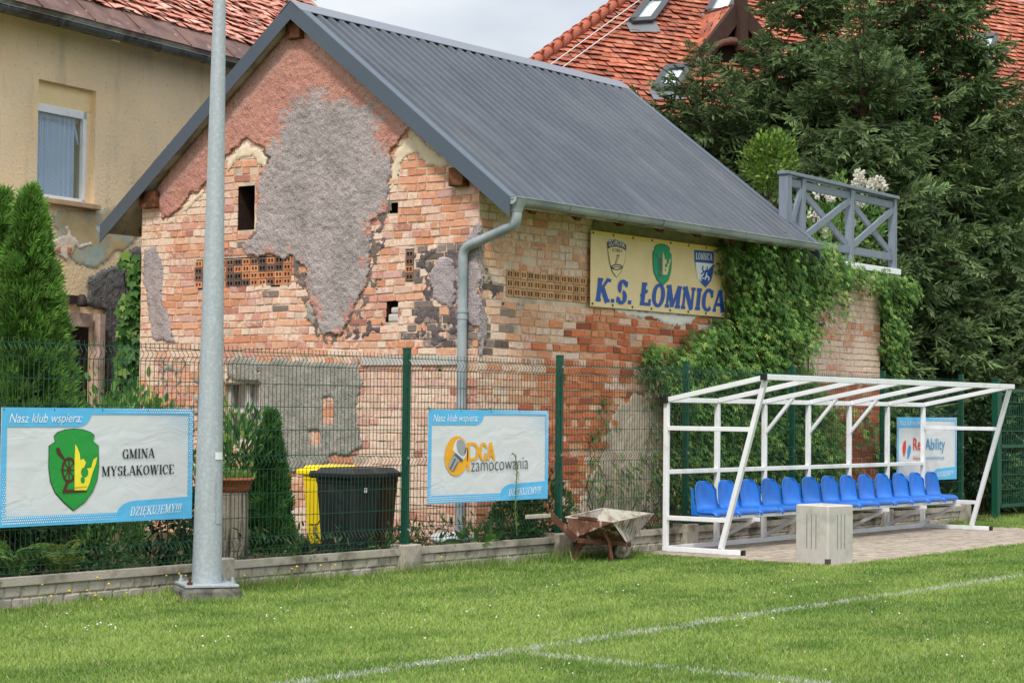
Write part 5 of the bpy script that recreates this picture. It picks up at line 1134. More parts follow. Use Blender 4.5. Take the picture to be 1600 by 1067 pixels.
# ------------------------------------------------------------------ wheelbarrow
wbw = thing('wheelbarrow', 'rusty old wheelbarrow caked in dried cement beside the fence plinth', 'wheelbarrow', (17.4, 11.9, 0))
p1, p2, p3, p4 = PY(883.7, 808, 12.10), PY(943, 794, 12.19), PY(1021, 802, 12.0), PY(956, 815.5, 11.60)
q1, q2, q3, q4 = PY(896, 840, 11.98), PY(915, 836, 12.14), PY(988, 841, 11.95), PY(977, 846, 11.68)
M['cement_rust'] = mat('cement_caked_steel', S(110, 80, 64, .8), .9, .3, 16, .6, 40, col2=S(172, 164, 150, .8), c2s=7, c2t=(.42, .55), streak=(S(186, 180, 168, .8), (30, 30, 2.5), (.5, .56)))
M['cement_in'] = mat('dried_cement', S(186, 180, 166, .8), .95, .15, 9, .5, 40, col2=S(140, 126, 108, .8), c2s=6)
mb = MB(); mb.add([p1, p2, p3, p4, q1, q2, q3, q4], [(1, 2, 6, 5), (0, 1, 5, 4), (4, 5, 6, 7)]); o = mb.build('tray', M['cement_in'], wbw, fix=False)
o.modifiers.new('s', 'SOLIDIFY').thickness = .006
dn_ = np.array([-.004, -.006, 0]); 
mb = MB(); mb.add([p1+dn_, p4+dn_, q4+dn_, q1+dn_], [(0, 1, 2, 3)]); o = mb.build('side_panel', mat('stained_rust', S(104, 68, 50, .8), .85, .3, 14, .4, 40, col2=S(70, 46, 36, .8), c2s=6, c2t=(.45, .6), streak=(S(176, 166, 150, .8), (14, 14, 4), (.56, .64))), wbw, fix=False); o.modifiers.new('s', 'SOLIDIFY').thickness = .005
mb = MB(); mb.add([p4+dn_, p3+dn_, q3+dn_, q4+dn_], [(0, 1, 2, 3)]); o = mb.build('front_panel', M['cement_rust'], wbw, fix=False); o.modifiers.new('s', 'SOLIDIFY').thickness = .005
mb = MB(); mb.tube([p1, p4, p3, p2, p1], .009, 6); mb.build('rim', M['cement_in'], wbw)
f1, f2, el, tp_ = PY(901, 844, 11.92), PY(985, 850, 11.66), PY(861, 805, 12.12), PY(822, 807.5, 12.16)
mb = MB(); mb.bar(el, f1, .035, .07); mb.bar(f1, f2, .035, .05); mb.bar(el+(0, .0, 0), el+(tp_-el)*.2, .03, .05); mb.build('frame', M['rust'], wbw, bevel=.004)
mb = MB(); mb.bar(tp_, el+(tp_-el)*.05, .035, .042); mb.build('handle', mat('bleached_wood', S(176, 164, 148, .8), .9, .15, 20, .3, 40), wbw, bevel=.006)
tm = p1+(p4-p1)*.62+np.array([0, -.02, 0]); lg1 = PY(956, 876, 11.70); lg2 = PY(897.5, 875, 11.98)
mb = MB(); mb.bar(p1+(p4-p1)*.25+np.array([0, -.015, .012]), tm+np.array([0, 0, .012]), .03, .03); mb.bar(tm+np.array([0, 0, .01]), PY(951, 846, 11.72), .03, .035); mb.bar(PY(951, 846, 11.72), lg1, .03, .035); mb.build('leg', M['rust'], wbw)
mb = MB(); mb.bar(PY(903, 846, 11.96), lg2, .03, .035); mb.bar(PY(914, 847, 11.92), PY(899, 866, 11.98), .025, .025); mb.build('leg', M['rust'], wbw)
wc = PY(971.5, 858.5, 11.80); wa = np.array([-.5, -.866, 0]); wx = np.array([.866, -.5, 0]); wz = np.array([0, 0, 1.]); WR = wc[2]-.005
def wheel_ring(prof, n=28):
    V = [wc + wa*h + (wx*math.cos(t)+wz*math.sin(t))*r_ for r_, h in prof for t in np.linspace(0, 2*math.pi, n, endpoint=False)]
    return V, [(k*n+i, k*n+(i+1) % n, (k+1)*n+(i+1) % n, (k+1)*n+i) for k in range(len(prof)-1) for i in range(n)]
mb = MB(); V, F = wheel_ring([(WR*.74, -.04), (WR*.95, -.04), (WR, -.02), (WR, .02), (WR*.95, .04), (WR*.74, .04)]); mb.add(V, F, True); w_ = mb.build('tyre', mat('old_rubber', S(86, 82, 78, .6), .9, .2, 20, .4, 40, col2=S(150, 144, 134, .7), c2s=12), wbw)
mb = MB(); V, F = wheel_ring([(0.0, .05), (.03, .05), (.035, .03), (WR*.5, .022), (WR*.74, .034)]); mb.add(V, F, True); V, F = wheel_ring([(0.0, -.05), (.03, -.05), (WR*.74, -.034)]); mb.add(V, F, True); mb.build('wheel_disc', M['cement_in'], wbw)

# ------------------------------------------------------------------ wheelie bins behind the fence
def wheelie(label, x, y, rz, m, mlid, w_=.57, d_=.66, h_=1.0):
    r = thing('wheelie_bin', label, 'bin', (x, y, .062), 'wheelie bins by the gable wall', rz)
    a, b = w_/2, d_/2; V = []
    for k, z in ((.80, 0.03), (.80, .05), (.97, h_*.86), (1.0, h_*.88), (1.0, h_*.93)): 
        c_ = .05
        for sx_, sy_ in ((-1, -1), (1, -1), (1, 1), (-1, 1)):
            p = [(sx_*a*k, sy_*(b*k-c_)), (sx_*(a*k-c_), sy_*b*k)]
            if sx_*sy_ < 0: p = p[::-1]
            V += [(u_, v_, z) for u_, v_ in p]
    mb = MB(); mb.add(V, [(k*8+i, k*8+(i+1) % 8, (k+1)*8+(i+1) % 8, (k+1)*8+i) for k in range(4) for i in range(8)] + [tuple(range(8))[::-1]]); mb.build('body', m, r, local=True)
    mb = MB(); mb.box((0, 0, h_*.955), (w_+.05, d_+.06, .05)); lid = mb
    t = [(-a*.98, -b*.98), (a*.98, -b*.98), (a*.98, b*.98), (-a*.98, b*.98)]; t2 = [(-a*.8, -b*.72), (a*.8, -b*.72), (a*.8, b*.8), (-a*.8, b*.8)]
    lid.add([(x_, y_, h_*.98) for x_, y_ in t]+[(x_, y_, h_*1.03) for x_, y_ in t2], [(0, 1, 5, 4), (1, 2, 6, 5), (2, 3, 7, 6), (3, 0, 4, 7), (4, 5, 6, 7)])
    for sx_ in (-.6, .6): lid.box((sx_*a, b+.03, h_*.97), (.12, .06, .05))
    lid.build('lid', mlid, r, bevel=.01, local=True)
    mb = MB(); mb.bar((-a*.7, b+.07, h_*.93), (a*.7, b+.07, h_*.93), .03, .03); mb.build('handle', mlid, r, local=True)
    for sx_ in (-1, 1): 
        mb = MB(); mb.tube([(sx_*(a*.86), b*.8, .10), (sx_*(a*.86+.05), b*.8, .10)], .10, 16); mb.build('wheel', M['black_cap'], r, local=True)
    return r
YP = mat('yellow_bin_plastic', S(246, 214, 20, .9), .42, .06, 4, .05, 40, spec=.4); BP = mat('black_bin_plastic', (.022, .022, .025), .4, .1, 5, .05, 40, spec=.4, col2=(.05, .05, .05), c2s=6, c2t=(.55, .7)); BR = mat('brown_bin_plastic', S(74, 44, 32, .7), .5, .1, 5, .05, 40)
wheelie('yellow plastic wheelie bin half hidden behind a black one', 15.0, 13.66, rad(0), YP, YP, .44, .46, .90)
r1 = wheelie('black wheelie bin with white sticker next to the yellow bin', 14.50, 12.98, rad(0), BP, BP, .44, .54, .90)
mb = MB(); mb.box((-.05, -.268, .72), (.035, .006, .045)); mb.build('sticker', M['white_paint'], r1, local=True)
wheelie('black wheelie bin with brown body side nearest the green fence post', 14.90, 13.04, rad(0), BR, BP, .34, .50, .90)

# ------------------------------------------------------------------ log with flower bowl, second log, white bag
def log(label, x, y, r_, z0, z1, seed):
    rg = np.random.default_rng(seed); n = 28; V = []; zs = np.linspace(z0, z1, 9); ph = rg.uniform(.82, 1.12, n)
    for z in zs: V += [(x+r_*ph[k]*(1+.05*math.sin(z*9+k))*math.cos(2*math.pi*k/n), y+r_*ph[k]*(1+.05*math.sin(z*7+k*2))*math.sin(2*math.pi*k/n), z) for k in range(n)]
    F = [(k*n+i, k*n+(i+1) % n, (k+1)*n+(i+1) % n, (k+1)*n+i) for k in range(8) for i in range(n)]+[tuple(range(8*n, 9*n))]
    r = thing('tree_stump', label, 'stump', (x, y, z0)); mb = MB(); mb.add(V, F, False)
    mb.build('wood', mat('weathered_wood', S(150, 138, 124, .7), .95, .25, 8, .7, 30, streak=(S(70, 60, 52, .7), (22, 22, 1.5), (.48, .6))), r); return r
log('weathered grey log stump carrying a terracotta flower bowl', 12.97, 13.05, .17, .15, .79, 4)
log('dark grey stump between the small thuja and the yellow bin', 14.30, 13.9, .22, .15, .98, 6)
pot = thing('flower_bowl', 'terracotta bowl of small green plants on top of the log stump', 'plant pot', (12.97, 13.05, .79))
mb = MB(); mb.lathe((12.97, 13.05, .79), [(.0, .0), (.15, .0), (.18, .04), (.205, .11), (.215, .11), (.215, .135), (.195, .135), (.185, .10), (.0, .10)], 28); mb.build('bowl', mat('terracotta', S(176, 98, 70, .8), .8, .12, 8, .15, 40), pot)
bag = thing('plastic_sack', 'white plastic sack lying at the wall foot behind the plinth', 'sack', (15.95, 12.85, .16))
V = []; n = 20
for j in range(9):
    for i in range(n):
        t = math.pi*j/8; p_ = 2*math.pi*i/n; k = 1+.22*math.sin(3*p_+j)*math.sin(t); V.append((15.95+.30*math.sin(t)*math.cos(p_)*k, 12.85+.15*math.sin(t)*math.sin(p_)*k, .16+.085*(1-math.cos(t))*k*.9))
mb = MB(); mb.add(V, [(j*n+i, j*n+(i+1) % n, (j+1)*n+(i+1) % n, (j+1)*n+i) for j in range(8) for i in range(n)], True); mb.build('film', mat('sack_plastic', (.7, .71, .73), .4, .1, 12, .4, 14), bag)

# ------------------------------------------------------------------ vegetation
def unit(a): return a/np.maximum(np.linalg.norm(a, axis=-1, keepdims=True), 1e-9)
def rots(d, roll_up=None, rg=RNG, jit=.0):
    """frames whose x axis is d and whose z axis leans to roll_up"""
    d = unit(d); n = len(d); up = np.tile([0, 0, 1.0], (n, 1)) if roll_up is None else roll_up
    up = up + rg.normal(0, jit, (n, 3)); z = up - d*np.sum(up*d, 1, keepdims=True); bad = np.linalg.norm(z, axis=1) < 1e-3
    z[bad] = np.cross(d[bad], [1.0, .3, 0]); z = unit(z); y = np.cross(z, d)
    return np.stack([d, y, z], 2)
def place(TV, TF, pos, R, s, col, tcol=None):
    n, k = len(pos), len(TV); s = np.asarray(s, float)
    s = np.broadcast_to(s.reshape(-1, 1, 1), (n, 1, 1)) if s.ndim <= 1 else s[:, None, :]
    V = pos[:, None, :] + np.einsum('nij,nkj->nki', R, TV[None]*s)
    F = [(np.arange(n)[:, None, None]*k + f[None]).reshape(-1, f.shape[1]) for f in (TF if isinstance(TF, list) else [TF])]
    C = np.repeat(np.asarray(col)[:, None, :], k, 1)
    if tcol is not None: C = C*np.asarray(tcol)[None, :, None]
    return V.reshape(-1, 3), F, C.reshape(-1, 3)
def join(parts):
    V = []; F = {}; C = []; o = 0
    for v, fs, c in parts:
        V.append(v); C.append(c)
        for f in fs: F.setdefault(f.shape[1], []).append(f+o)
        o += len(v)
    return np.concatenate(V), [np.concatenate(x) for x in F.values()], np.concatenate(C)
LEAF = np.array([(0, 0, 0), (.3, .2, .03), (.7, .17, .02), (1, 0, -.08), (.7, -.17, .02), (.3, -.2, .03), (.5, 0, -.03)]); LEAF_F = np.array([(0, 6, 1, 1), (6, 3, 2, 1), (6, 5, 4, 3), (0, 5, 6, 6)])
LEAF_F = [np.array([(0, 6, 1), (0, 5, 6)]), np.array([(6, 3, 2, 1), (6, 5, 4, 3)])]
def palmate(angs, w=.16):
    V = [(0, 0, 0)]; F = []
    for a in angs:
        c, s_ = math.cos(rad(a)), math.sin(rad(a)); L_ = 1-.0035*abs(a); b = len(V)
        for x, y, z in ((.45, w, .0), (1, 0, -.14), (.45, -w, .0), (.5, 0, .05)): V.append((L_*x*c-y*s_, L_*x*s_+y*c, z*L_))
        F += [(0, b+3, b), (b, b+3, b+1), (b+1, b+3, b+2), (b+2, b+3, 0)]
    return np.array(V), np.array(F)
CREEP, CREEP_F = palmate((-105, -52, 0, 52, 105), .15)
def lobed():
    r = [.35, .62, .5, .85, .62, 1.0, .62, .85, .5, .62, .35]; a = np.linspace(-150, 150, 11)
    V = [(0, 0, 0)] + [(q*math.cos(rad(t))*.8+.2*q, q*math.sin(rad(t))*.75, -.10*q*q) for q, t in zip(r, a)]
    return np.array(V), np.array([(0, i, i+1) for i in range(1, 11)])
GRAPE, GRAPE_F = lobed()
def greens(n, a, b, rg, sp=.18, yl=None, py=.1):
    t = rg.random((n, 1)); c = (np.array(a)*(1-t)+np.array(b)*t)*rg.normal(1, sp, (n, 1)).clip(.4, 1.7)
    if yl is not None: k = rg.random(n) < py; c[k] = np.array(yl)*rg.uniform(.7, 1.2, (k.sum(), 1))
    return c.clip(.002, 1)

# --- spruces
def branchlet():
    V = []; F = []; T = []
    def spindle(p, q, w_, t0, t1):
        p, q = np.array(p), np.array(q); d = q-p; d /= np.linalg.norm(d); a = np.cross(d, (0, 0, 1)); a /= np.linalg.norm(a)+1e-9; c = np.cross(d, a)
        for v in (a, (c*.8+a*.3)):
            b = len(V); m = p*.55+q*.45
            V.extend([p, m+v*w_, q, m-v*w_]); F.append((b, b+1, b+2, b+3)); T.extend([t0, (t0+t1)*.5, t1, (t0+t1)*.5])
    sp = lambda t: np.array([t, 0, -.10*t+.10*t*t])
    rg = np.random.default_rng(3)
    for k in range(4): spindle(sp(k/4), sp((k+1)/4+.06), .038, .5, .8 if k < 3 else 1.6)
    for k in range(7):
        t = .05+.125*k
        for sg in (-1, 1):
            L_ = (.40-.2*t)*rg.uniform(.75, 1.2); a = rad(rg.uniform(42, 62))*sg; p = sp(t); ro = rad(rg.uniform(-65, 55)); q = p+np.array([L_*math.cos(a), L_*math.sin(a)*math.cos(ro), L_*abs(math.sin(a))*math.sin(ro)-.03])
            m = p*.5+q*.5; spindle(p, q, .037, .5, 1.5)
    return np.array(V), np.array(F), np.array(T)
BR_V, BR_F, BR_T = branchlet()
def spruce(label, base, H, Rb, seed, z0=.4, col=((.075, .125, .048), (.165, .235, .092)), powr=.85, dens=1.0, zmax=None):
    rg = np.random.default_rng(seed); r = thing('spruce_tree', label, 'tree', tuple(base), 'spruces behind the brick house')
    base = np.array(base, float); P = []; D = []; Sz = []; U_ = []
    z = z0; limbs = MB()
    while z < H-.15:
        f = 1-z/H; L0 = max(.12, Rb*f**powr); nb = 7 if f > .2 else 5; ph = rg.uniform(0, 6.28)
        for b in range(nb):
            a = ph+6.283*b/nb+rg.normal(0, .2); L_ = L0*rg.uniform(.65, 1.18); h = np.array([math.cos(a), math.sin(a), 0]); zz = z+rg.normal(0, .06); dr = rg.uniform(.10, .34)*(.5+f)
            bp = lambda t: base+h*(L_*t)+np.array([0, 0, zz+L_*(-dr*1.6*t+dr*1.5*t*t)+(.0 if f > .25 else L_*t*.7)])
            en = bp(.95)
            if L_ > .5 and en[1] > 13.1 and not (en[0] < 27 and en[1] < 16.7): limbs.tube([bp(t) for t in (0, .35, .7, .95)], [.03*L_**.5, .02*L_**.5, .012, .006], 5, cap=False)
            m = max(2, int(L_/.14*dens)); sd = np.array([-h[1], h[0], 0])
            for t in np.linspace(.22 if L_ > .8 else .1, 1.0, m):
                p = bp(t); tg = unit(bp(min(1, t+.05))-bp(t-.05))
                k = 2 if t < .99 else 1
                for s_ in range(k):
                    sg = (-1, 1)[s_] if t < .99 else 0
                    d = tg*rg.uniform(.6, 1.0)+sd*sg*rg.uniform(.6, 1.05)+np.array([0, 0, rg.uniform(-.95, .40)]); P.append(p); D.append(d); Sz.append(min(.58, (.22+.42*(1-abs(t-.55)))*(.55+.45*min(1, L_/1.4)))*rg.uniform(.75, 1.25)); U_.append(rg.normal(0, .5, 3)+np.array([0, 0, 1]))
        z += rg.uniform(.17, .26)
    P, D, Sz, U_ = np.array(P), np.array(D), np.array(Sz), np.array(U_); P[:, 2] = np.maximum(P[:, 2], .3); kp = (P[:, 1] > 12.95) & ~((P[:, 0] < 26.9) & (P[:, 1] < 16.6)); P, D, Sz, U_ = P[kp], D[kp], Sz[kp], U_[kp]
    C = greens(len(P), col[0], col[1], rg, .22)
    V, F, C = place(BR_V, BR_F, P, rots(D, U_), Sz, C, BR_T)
    npmesh('crown', V, F, M['needle'], r, C)
    # upright leader
    tr = MB(); tr.tube([base+(0, 0, .1), base+(0, 0, H*.5), base+(0, 0, H-.2)], [.03*H*.5, .018*H*.5, .012], 9); trunk = tr.build('trunk', M['bark'], r); limbs.build('limbs', M['bark'], trunk)
    return r
def at_px(px, D): p = PD(px, 640, D); return (p[0], p[1], 0.0)
spruce('slender spruce whose tip stands at the centre of the spruce group', at_px(1346, 32.0), 8.42, 2.7, 11)
spruce('tall spruce on the left reaching over the brick house roof', at_px(1262, 34.2), 10.6, 6.0, 12, powr=1.25, z0=1.5)
spruce('small spruce with its tip just right of the lowest roof window', at_px(1094, 33.6), 7.75, 3.2, 16, powr=.8, z0=2.5)
spruce('tall spruce in the back row right of the slender spruce', at_px(1448, 35.5), 12.0, 3.8, 13, powr=.95)
spruce('spruce at the right edge of the picture below the tiled roof', at_px(1612, 38.5), 8.1, 3.4, 14)
spruce('lowest spruce standing behind the far end of the dugout', at_px(1505, 34.0), 6.3, 2.8, 15)

# --- leaf shrubs, columns, climbers
def shrub(name, label, cat, base, rx, ry, z0, z1, n, size, seed, a, b, yl=None, py=.1, tmpl=None, up=.4, group=None, shape=1.0, stems=6, stem_h=None, shell=.55):
    rg = np.random.default_rng(seed); r = thing(name, label, cat, tuple(base), group); base = np.array(base, float)
    v = unit(rg.normal(0, 1, (n, 3))); q = rg.random((n, 1))**(1/3)*(1-shell)+shell*(.75+.25*rg.random((n, 1)))
    lump = 1+.25*np.sin(v[:, :1]*5+seed)*np.cos(v[:, 2:3]*4+seed*2)+rg.normal(0, .07, (n, 1))
    p = v*q*lump*np.array([rx, ry, (z1-z0)/2]) + base*[1, 1, 0]+np.array([0, 0, (z0+z1)/2])
    p[:, 2] = np.maximum(p[:, 2], base[2]+.02)
    d = v+rg.normal(0, .5, (n, 3))+np.array([0, 0, up]); TV, TF = tmpl or (LEAF, LEAF_F)
    V, F, C = place(TV, TF, p, rots(d, v+np.array([0, 0, .6]), rg, .4), size*rg.uniform(.6, 1.25, n), greens(n, a, b, rg, .2, yl, py))
    npmesh('foliage', V, F, M['leaf'], r, C)
    mb = MB()
    for k in range(stems):
        e = p[rg.integers(n)]; m_ = base*.6+e*.4; mb.tube([base+rg.normal(0, .02, 3)*[1, 1, 0], m_, e], [.012, .009, .004], 5, cap=False)
    mb.build('stems', M['bark'], r); return r
def fan():
    V = []; F = []
    for k in range(5):
        a = rad(-50+25*k); b = len(V); L_ = 1-.12*abs(k-2); c, s_ = math.cos(a), math.sin(a); o = .12*k
        p0 = np.array([o*.6, 0, 0]); d = np.array([c, s_, .12*(k % 2)]); w_ = np.array([-s_, c, 0])*.07
        V += [p0, p0+d*L_*.55+w_, p0+d*L_, p0+d*L_*.55-w_]; F.append((b, b+1, b+2, b+3))
    return np.array(V), np.array(F)
FAN, FAN_F = fan()
def thuja(label, base, H, R_, n, seed, a=(.065, .16, .025), b=(.15, .28, .05), size=.14, pw=.72):
    rg = np.random.default_rng(seed); r = thing('thuja', label, 'shrub', tuple(base)); base = np.array(base, float)
    m = max(40, int(n/55)); tc = rg.random(m)**1.1; thc = rg.uniform(0, 6.283, m); k = rg.integers(m, size=n)         # foliage hangs in upright plumes
    rc = R_*np.minimum(1, (1-tc)**pw*1.02)*rg.uniform(.55, 1.06, m)+.02; pc = rg.normal(1, .22, m).clip(.5, 1.5)
    q = rg.random(n); sp = (.16+.30*R_*(1-tc[k]))*(.35+.65*(1-q))*.62*min(1, (R_/.5)**.6)
    o = rg.normal(0, 1, (n, 2))*sp[:, None]*.45; zc = .02+tc*(H-.22)
    P = base+np.stack([rc[k]*np.cos(thc[k])*(1-.25*q*(1-tc[k]))+o[:, 0], rc[k]*np.sin(thc[k])*(1-.25*q*(1-tc[k]))+o[:, 1], np.maximum(.02, zc[k]+(q-.35)*(.18+.5*R_))], 1)
    ov = np.maximum(0, P[:, 2]-base[2]-H); P[:, 2] -= ov*2.5; t = np.clip((P[:, 2]-base[2])/H, 0, 1)
    rad_ = np.hypot(P[:, 0]-base[0], P[:, 1]-base[1]); lim = R_*(1-t)**pw*1.12+.025; sc_ = np.minimum(1, lim/np.maximum(rad_, 1e-4)); P[:, 0] = base[0]+(P[:, 0]-base[0])*sc_; P[:, 1] = base[1]+(P[:, 1]-base[1])*sc_
    th = thc[k]; D = np.stack([np.cos(th)*.45+o[:, 0]*2, np.sin(th)*.45+o[:, 1]*2, 1.1+0*t], 1)+rg.normal(0, .25, (n, 3)); U_ = np.stack([-np.sin(th), np.cos(th), 0*t], 1)+rg.normal(0, .7, (n, 3))
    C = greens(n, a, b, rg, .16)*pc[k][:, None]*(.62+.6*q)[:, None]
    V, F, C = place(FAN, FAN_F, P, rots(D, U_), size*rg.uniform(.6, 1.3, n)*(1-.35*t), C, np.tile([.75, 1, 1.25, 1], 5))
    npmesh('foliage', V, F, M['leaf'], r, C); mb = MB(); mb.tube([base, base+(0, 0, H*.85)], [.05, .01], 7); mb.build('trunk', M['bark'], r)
def axis_at(x, y, Y, z): p = PY(x, y, Y); return (p[0], Y, z)
thuja('tall columnar thuja hedge plant in front of the yellow house', axis_at(42, 600, 13.75, .16), 3.25, .60, 18000, 21, pw=.88, size=.15)
thuja('columnar thuja cut off by the left edge of the picture', axis_at(-6, 600, 14.1, .16), 3.25, .52, 10000, 22, pw=.85, size=.15)
thuja('small pointed thuja beside the log stump and the yellow bin', axis_at(421, 750, 13.35, .16), 1.40, .20, 6500, 23, pw=.85, a=(.032, .10, .022), b=(.08, .18, .035), size=.11)
LG, LD, LY = (.15, .29, .06), (.06, .15, .035), (.25, .37, .08)
shrub('laurel_shrub', 'bright leafy shrub in front of the dark door of the yellow house', 'shrub', axis_at(150, 600, 13.5, .16), .40, .4, .4, 1.80, 620, .10, 31, LD, LG, LY, .25, up=1.0)
shrub('laurel_shrub', 'leafy shrub under the climbing vine left of the brick house', 'shrub', axis_at(215, 600, 13.9, .16), .42, .4, .4, 1.75, 800, .11, 32, LD, LG, LY, .2, up=1.2)
shrub('oleander', 'upright oleander with narrow leaves behind the flower bowl', 'shrub', axis_at(376, 700, 13.5, .16), .28, .26, .85, 1.50, 380, .13, 33, (.05, .13, .03), (.10, .21, .05), LY, .2, up=1.5, tmpl=(LEAF*[1, .55, 1], LEAF_F))
shrub('stonecrop', 'pale green stonecrop clump below the left banner', 'plant', axis_at(170, 850, 12.75, .16), .35, .22, .16, .72, 1100, .055, 34, (.08, .18, .05), (.19, .33, .09), up=1.0)
shrub('dark_leafed_shrub', 'dark leafed shrub below the left banner next to the mast', 'shrub', axis_at(262, 830, 12.95, .16), .38, .3, .16, .95, 800, .085, 35, (.014, .04, .016), (.03, .075, .025), up=.2)
shrub('dark_leafed_shrub', 'dark shrub behind the left banner and fern', 'shrub', axis_at(60, 760, 13.1, .16), .75, .3, .16, 1.35, 1500, .085, 36, (.014, .04, .016), (.035, .08, .025), up=.2)
shrub('garden_shrub', 'green shrub between the mast and the gable wall window', 'shrub', axis_at(306, 740, 13.2, .16), .25, .25, .2, 1.25, 500, .08, 37, LD, LG, up=.5)
shrub('nettle_clump', 'tall green nettles growing against the banner with the bolt picture', 'plant', axis_at(806, 820, 12.5, .16), .34, .16, .16, .72, 900, .075, 38, (.03, .09, .02), (.08, .17, .035), (.16, .18, .05), .12, up=.5)
shrub('nettle_clump', 'weeds growing behind the wheelbarrow', 'plant', axis_at(850, 800, 12.55, .16), .42, .18, .16, .85, 700, .075, 39, (.04, .10, .02), (.08, .16, .04), (.22, .2, .08), .25, up=.6)
shrub('dock_plant', 'broad leafed dock plant hanging over the plinth below the bolt banner', 'plant', axis_at(745, 845, 12.42, .16), .22, .1, .16, .36, 60, .16, 40, (.08, .17, .03), (.14, .25, .05), up=.3)
shrub('topiary_bush', 'round clipped yellow green bush beyond the roof edge', 'bush', tuple(PD(1201, 400, 28.4)*[1, 1, 0]+np.array([0, 0, 3.685])), .37, .37, 4.75, 5.55, 2600, .075, 41, (.06, .14, .02), (.17, .27, .04), (.26, .34, .06), .15, up=.8, shell=.7)
def hydrangea(label, px, D, z1, seed, heads):
    b = PD(px, 400, D); base = (b[0], b[1], 3.685)
    r = shrub('hydrangea', label, 'shrub', base, .42, .3, 3.75, z1, 420, .10, seed, LD, LG, LY, .2, up=.8); rg = np.random.default_rng(seed)
    for x, y, s_ in heads:
        c = PD(x, y, D-.25); n = 90; v = unit(rg.normal(0, 1, (n, 3))); P = c+v*np.array([s_, s_, s_*1.25])*rg.uniform(.75, 1, (n, 1))
        w_ = np.array([.80, .80, .70])*rg.uniform(.75, 1.05, (n, 1)); w_[rg.random(n) < .15] = (.7, .5, .46)
        V, F, C = place(LEAF*[1, 1.6, 1], LEAF_F, P, rots(v+rg.normal(0, .7, (n, 3)), v), .045*rg.uniform(.7, 1.2, n), w_)
        npmesh('flower_head', V, F, M['leaf'], r, C)
hydrangea('white flowering hydrangea rising above the terrace railing', 1346, 29.6, 4.75, 51, [(1342, 274, .07), (1343, 283, .075), (1350, 292, .08), (1364, 291, .08), (1374, 284, .06), (1381, 292, .05), (1335, 292, .05), (1362, 286, .05), (1344, 315, .06)])
hydrangea('white flowering hydrangea seen through the first crossed panel of the railing', 1286, 28.6, 4.6, 52, [(1279, 300, .07), (1298, 306, .06), (1272, 335, .075), (1290, 364, .05), (1285, 345, .06), (1330, 350, .05)])
shrub('young_shrub', 'thin upright shrub behind the handrail beside the hydrangea', 'shrub', tuple(PD(1311, 400, 29.2)*[1, 1, 0]+np.array([0, 0, 3.685])), .14, .12, 4.3, 5.22, 90, .09, 53, LD, LG, LY, .4, up=1.2)
shrub('hedge_shrub', 'dark green bush between the last fence post and the gate', 'shrub', axis_at(1532, 790, 12.75, .1), .55, .3, .1, 1.9, 1800, .08, 54, (.012, .035, .012), (.03, .07, .022), up=.2)

def scatter_wall(fr, polys, n, rg, hmax, thin=.0):
    """random points over traced areas of a wall, with a bulging depth"""
    out = []
    for poly, dens, hm in polys:
        P = [fr.uv(*q) for q in poly]; a = np.array(P); lo, hi = a.min(0), a.max(0); m = int((hi-lo).prod()*dens)
        u = rg.uniform(lo[0], hi[0], m); z = rg.uniform(lo[1], hi[1], m); wu = u+(fbm(u*6, z*6, 7)-.5)*.35; wz = z+(fbm(u*6+40, z*6, 8)-.5)*.35
        k = inpoly(wu, wz, P)
        if dens < 450: k &= fbm(u*4, z*4, 13) > .48
        out.append(np.stack([u[k], z[k], rg.uniform(.015, 1, k.sum())**.7*hm*(.45+1.0*fbm(u[k]*2.5, z[k]*2.5, 5))], 1))
    return np.concatenate(out)
def climber(name, label, fr, polys, size, seed, tmpl, a, b, yl, py, droop=-.8, nst=14, sr=.014):
    rg = np.random.default_rng(seed); q = scatter_wall(fr, polys, 0, rg, .3); n = len(q); P = fr.P(q[:, 0], q[:, 1], q[:, 2])
    o = fr.P(np.median(q[:, 0]), 0.16, .05); r = thing(name, label, 'climbing plant', tuple(o))
    d = fr.e*rg.normal(0, .45, (n, 1))+fr.n*rg.uniform(.1, .7, (n, 1))+np.array([0, 0, droop])*rg.uniform(.3, 1.2, (n, 1)); up = fr.n+np.array([0, 0, .7])+rg.normal(0, .35, (n, 3))
    c = greens(n, a, b, rg, .2, yl, py)*(.65+.7*fbm(q[:, 0]*3, q[:, 1]*3, seed))[:, None]
    V, F, C = place(tmpl[0], tmpl[1], P, rots(d, up), size*rg.uniform(.6, 1.25, n), c); npmesh('foliage', V, F, M['leaf'], r, C)
    mb = MB()
    for k in range(nst):
        e = q[rg.integers(n)]; pts = [fr.P(e[0]+(.1*math.sin(j*2+k)), .16+(e[1]-.16)*j/6, .02+.03*(j % 2)) for j in range(7)]; mb.tube(pts, [sr]*4+[sr*.65]*3, 5, cap=False)
    mb.build('stems', M['bark'], r)
MAIN = [(1106, 378), (1165, 366), (1215, 368), (1270, 388), (1292, 402), (1292, 440), (1256, 480), (1240, 520), (1222, 565), (1244, 600), (1285, 690), (1280, 770), (1120, 800), (1030, 800), (1040, 640), (1010, 610), (988, 570), (990, 538), (1012, 545), (1030, 572), (1060, 535), (1100, 505), (1124, 498), (1118, 440)]
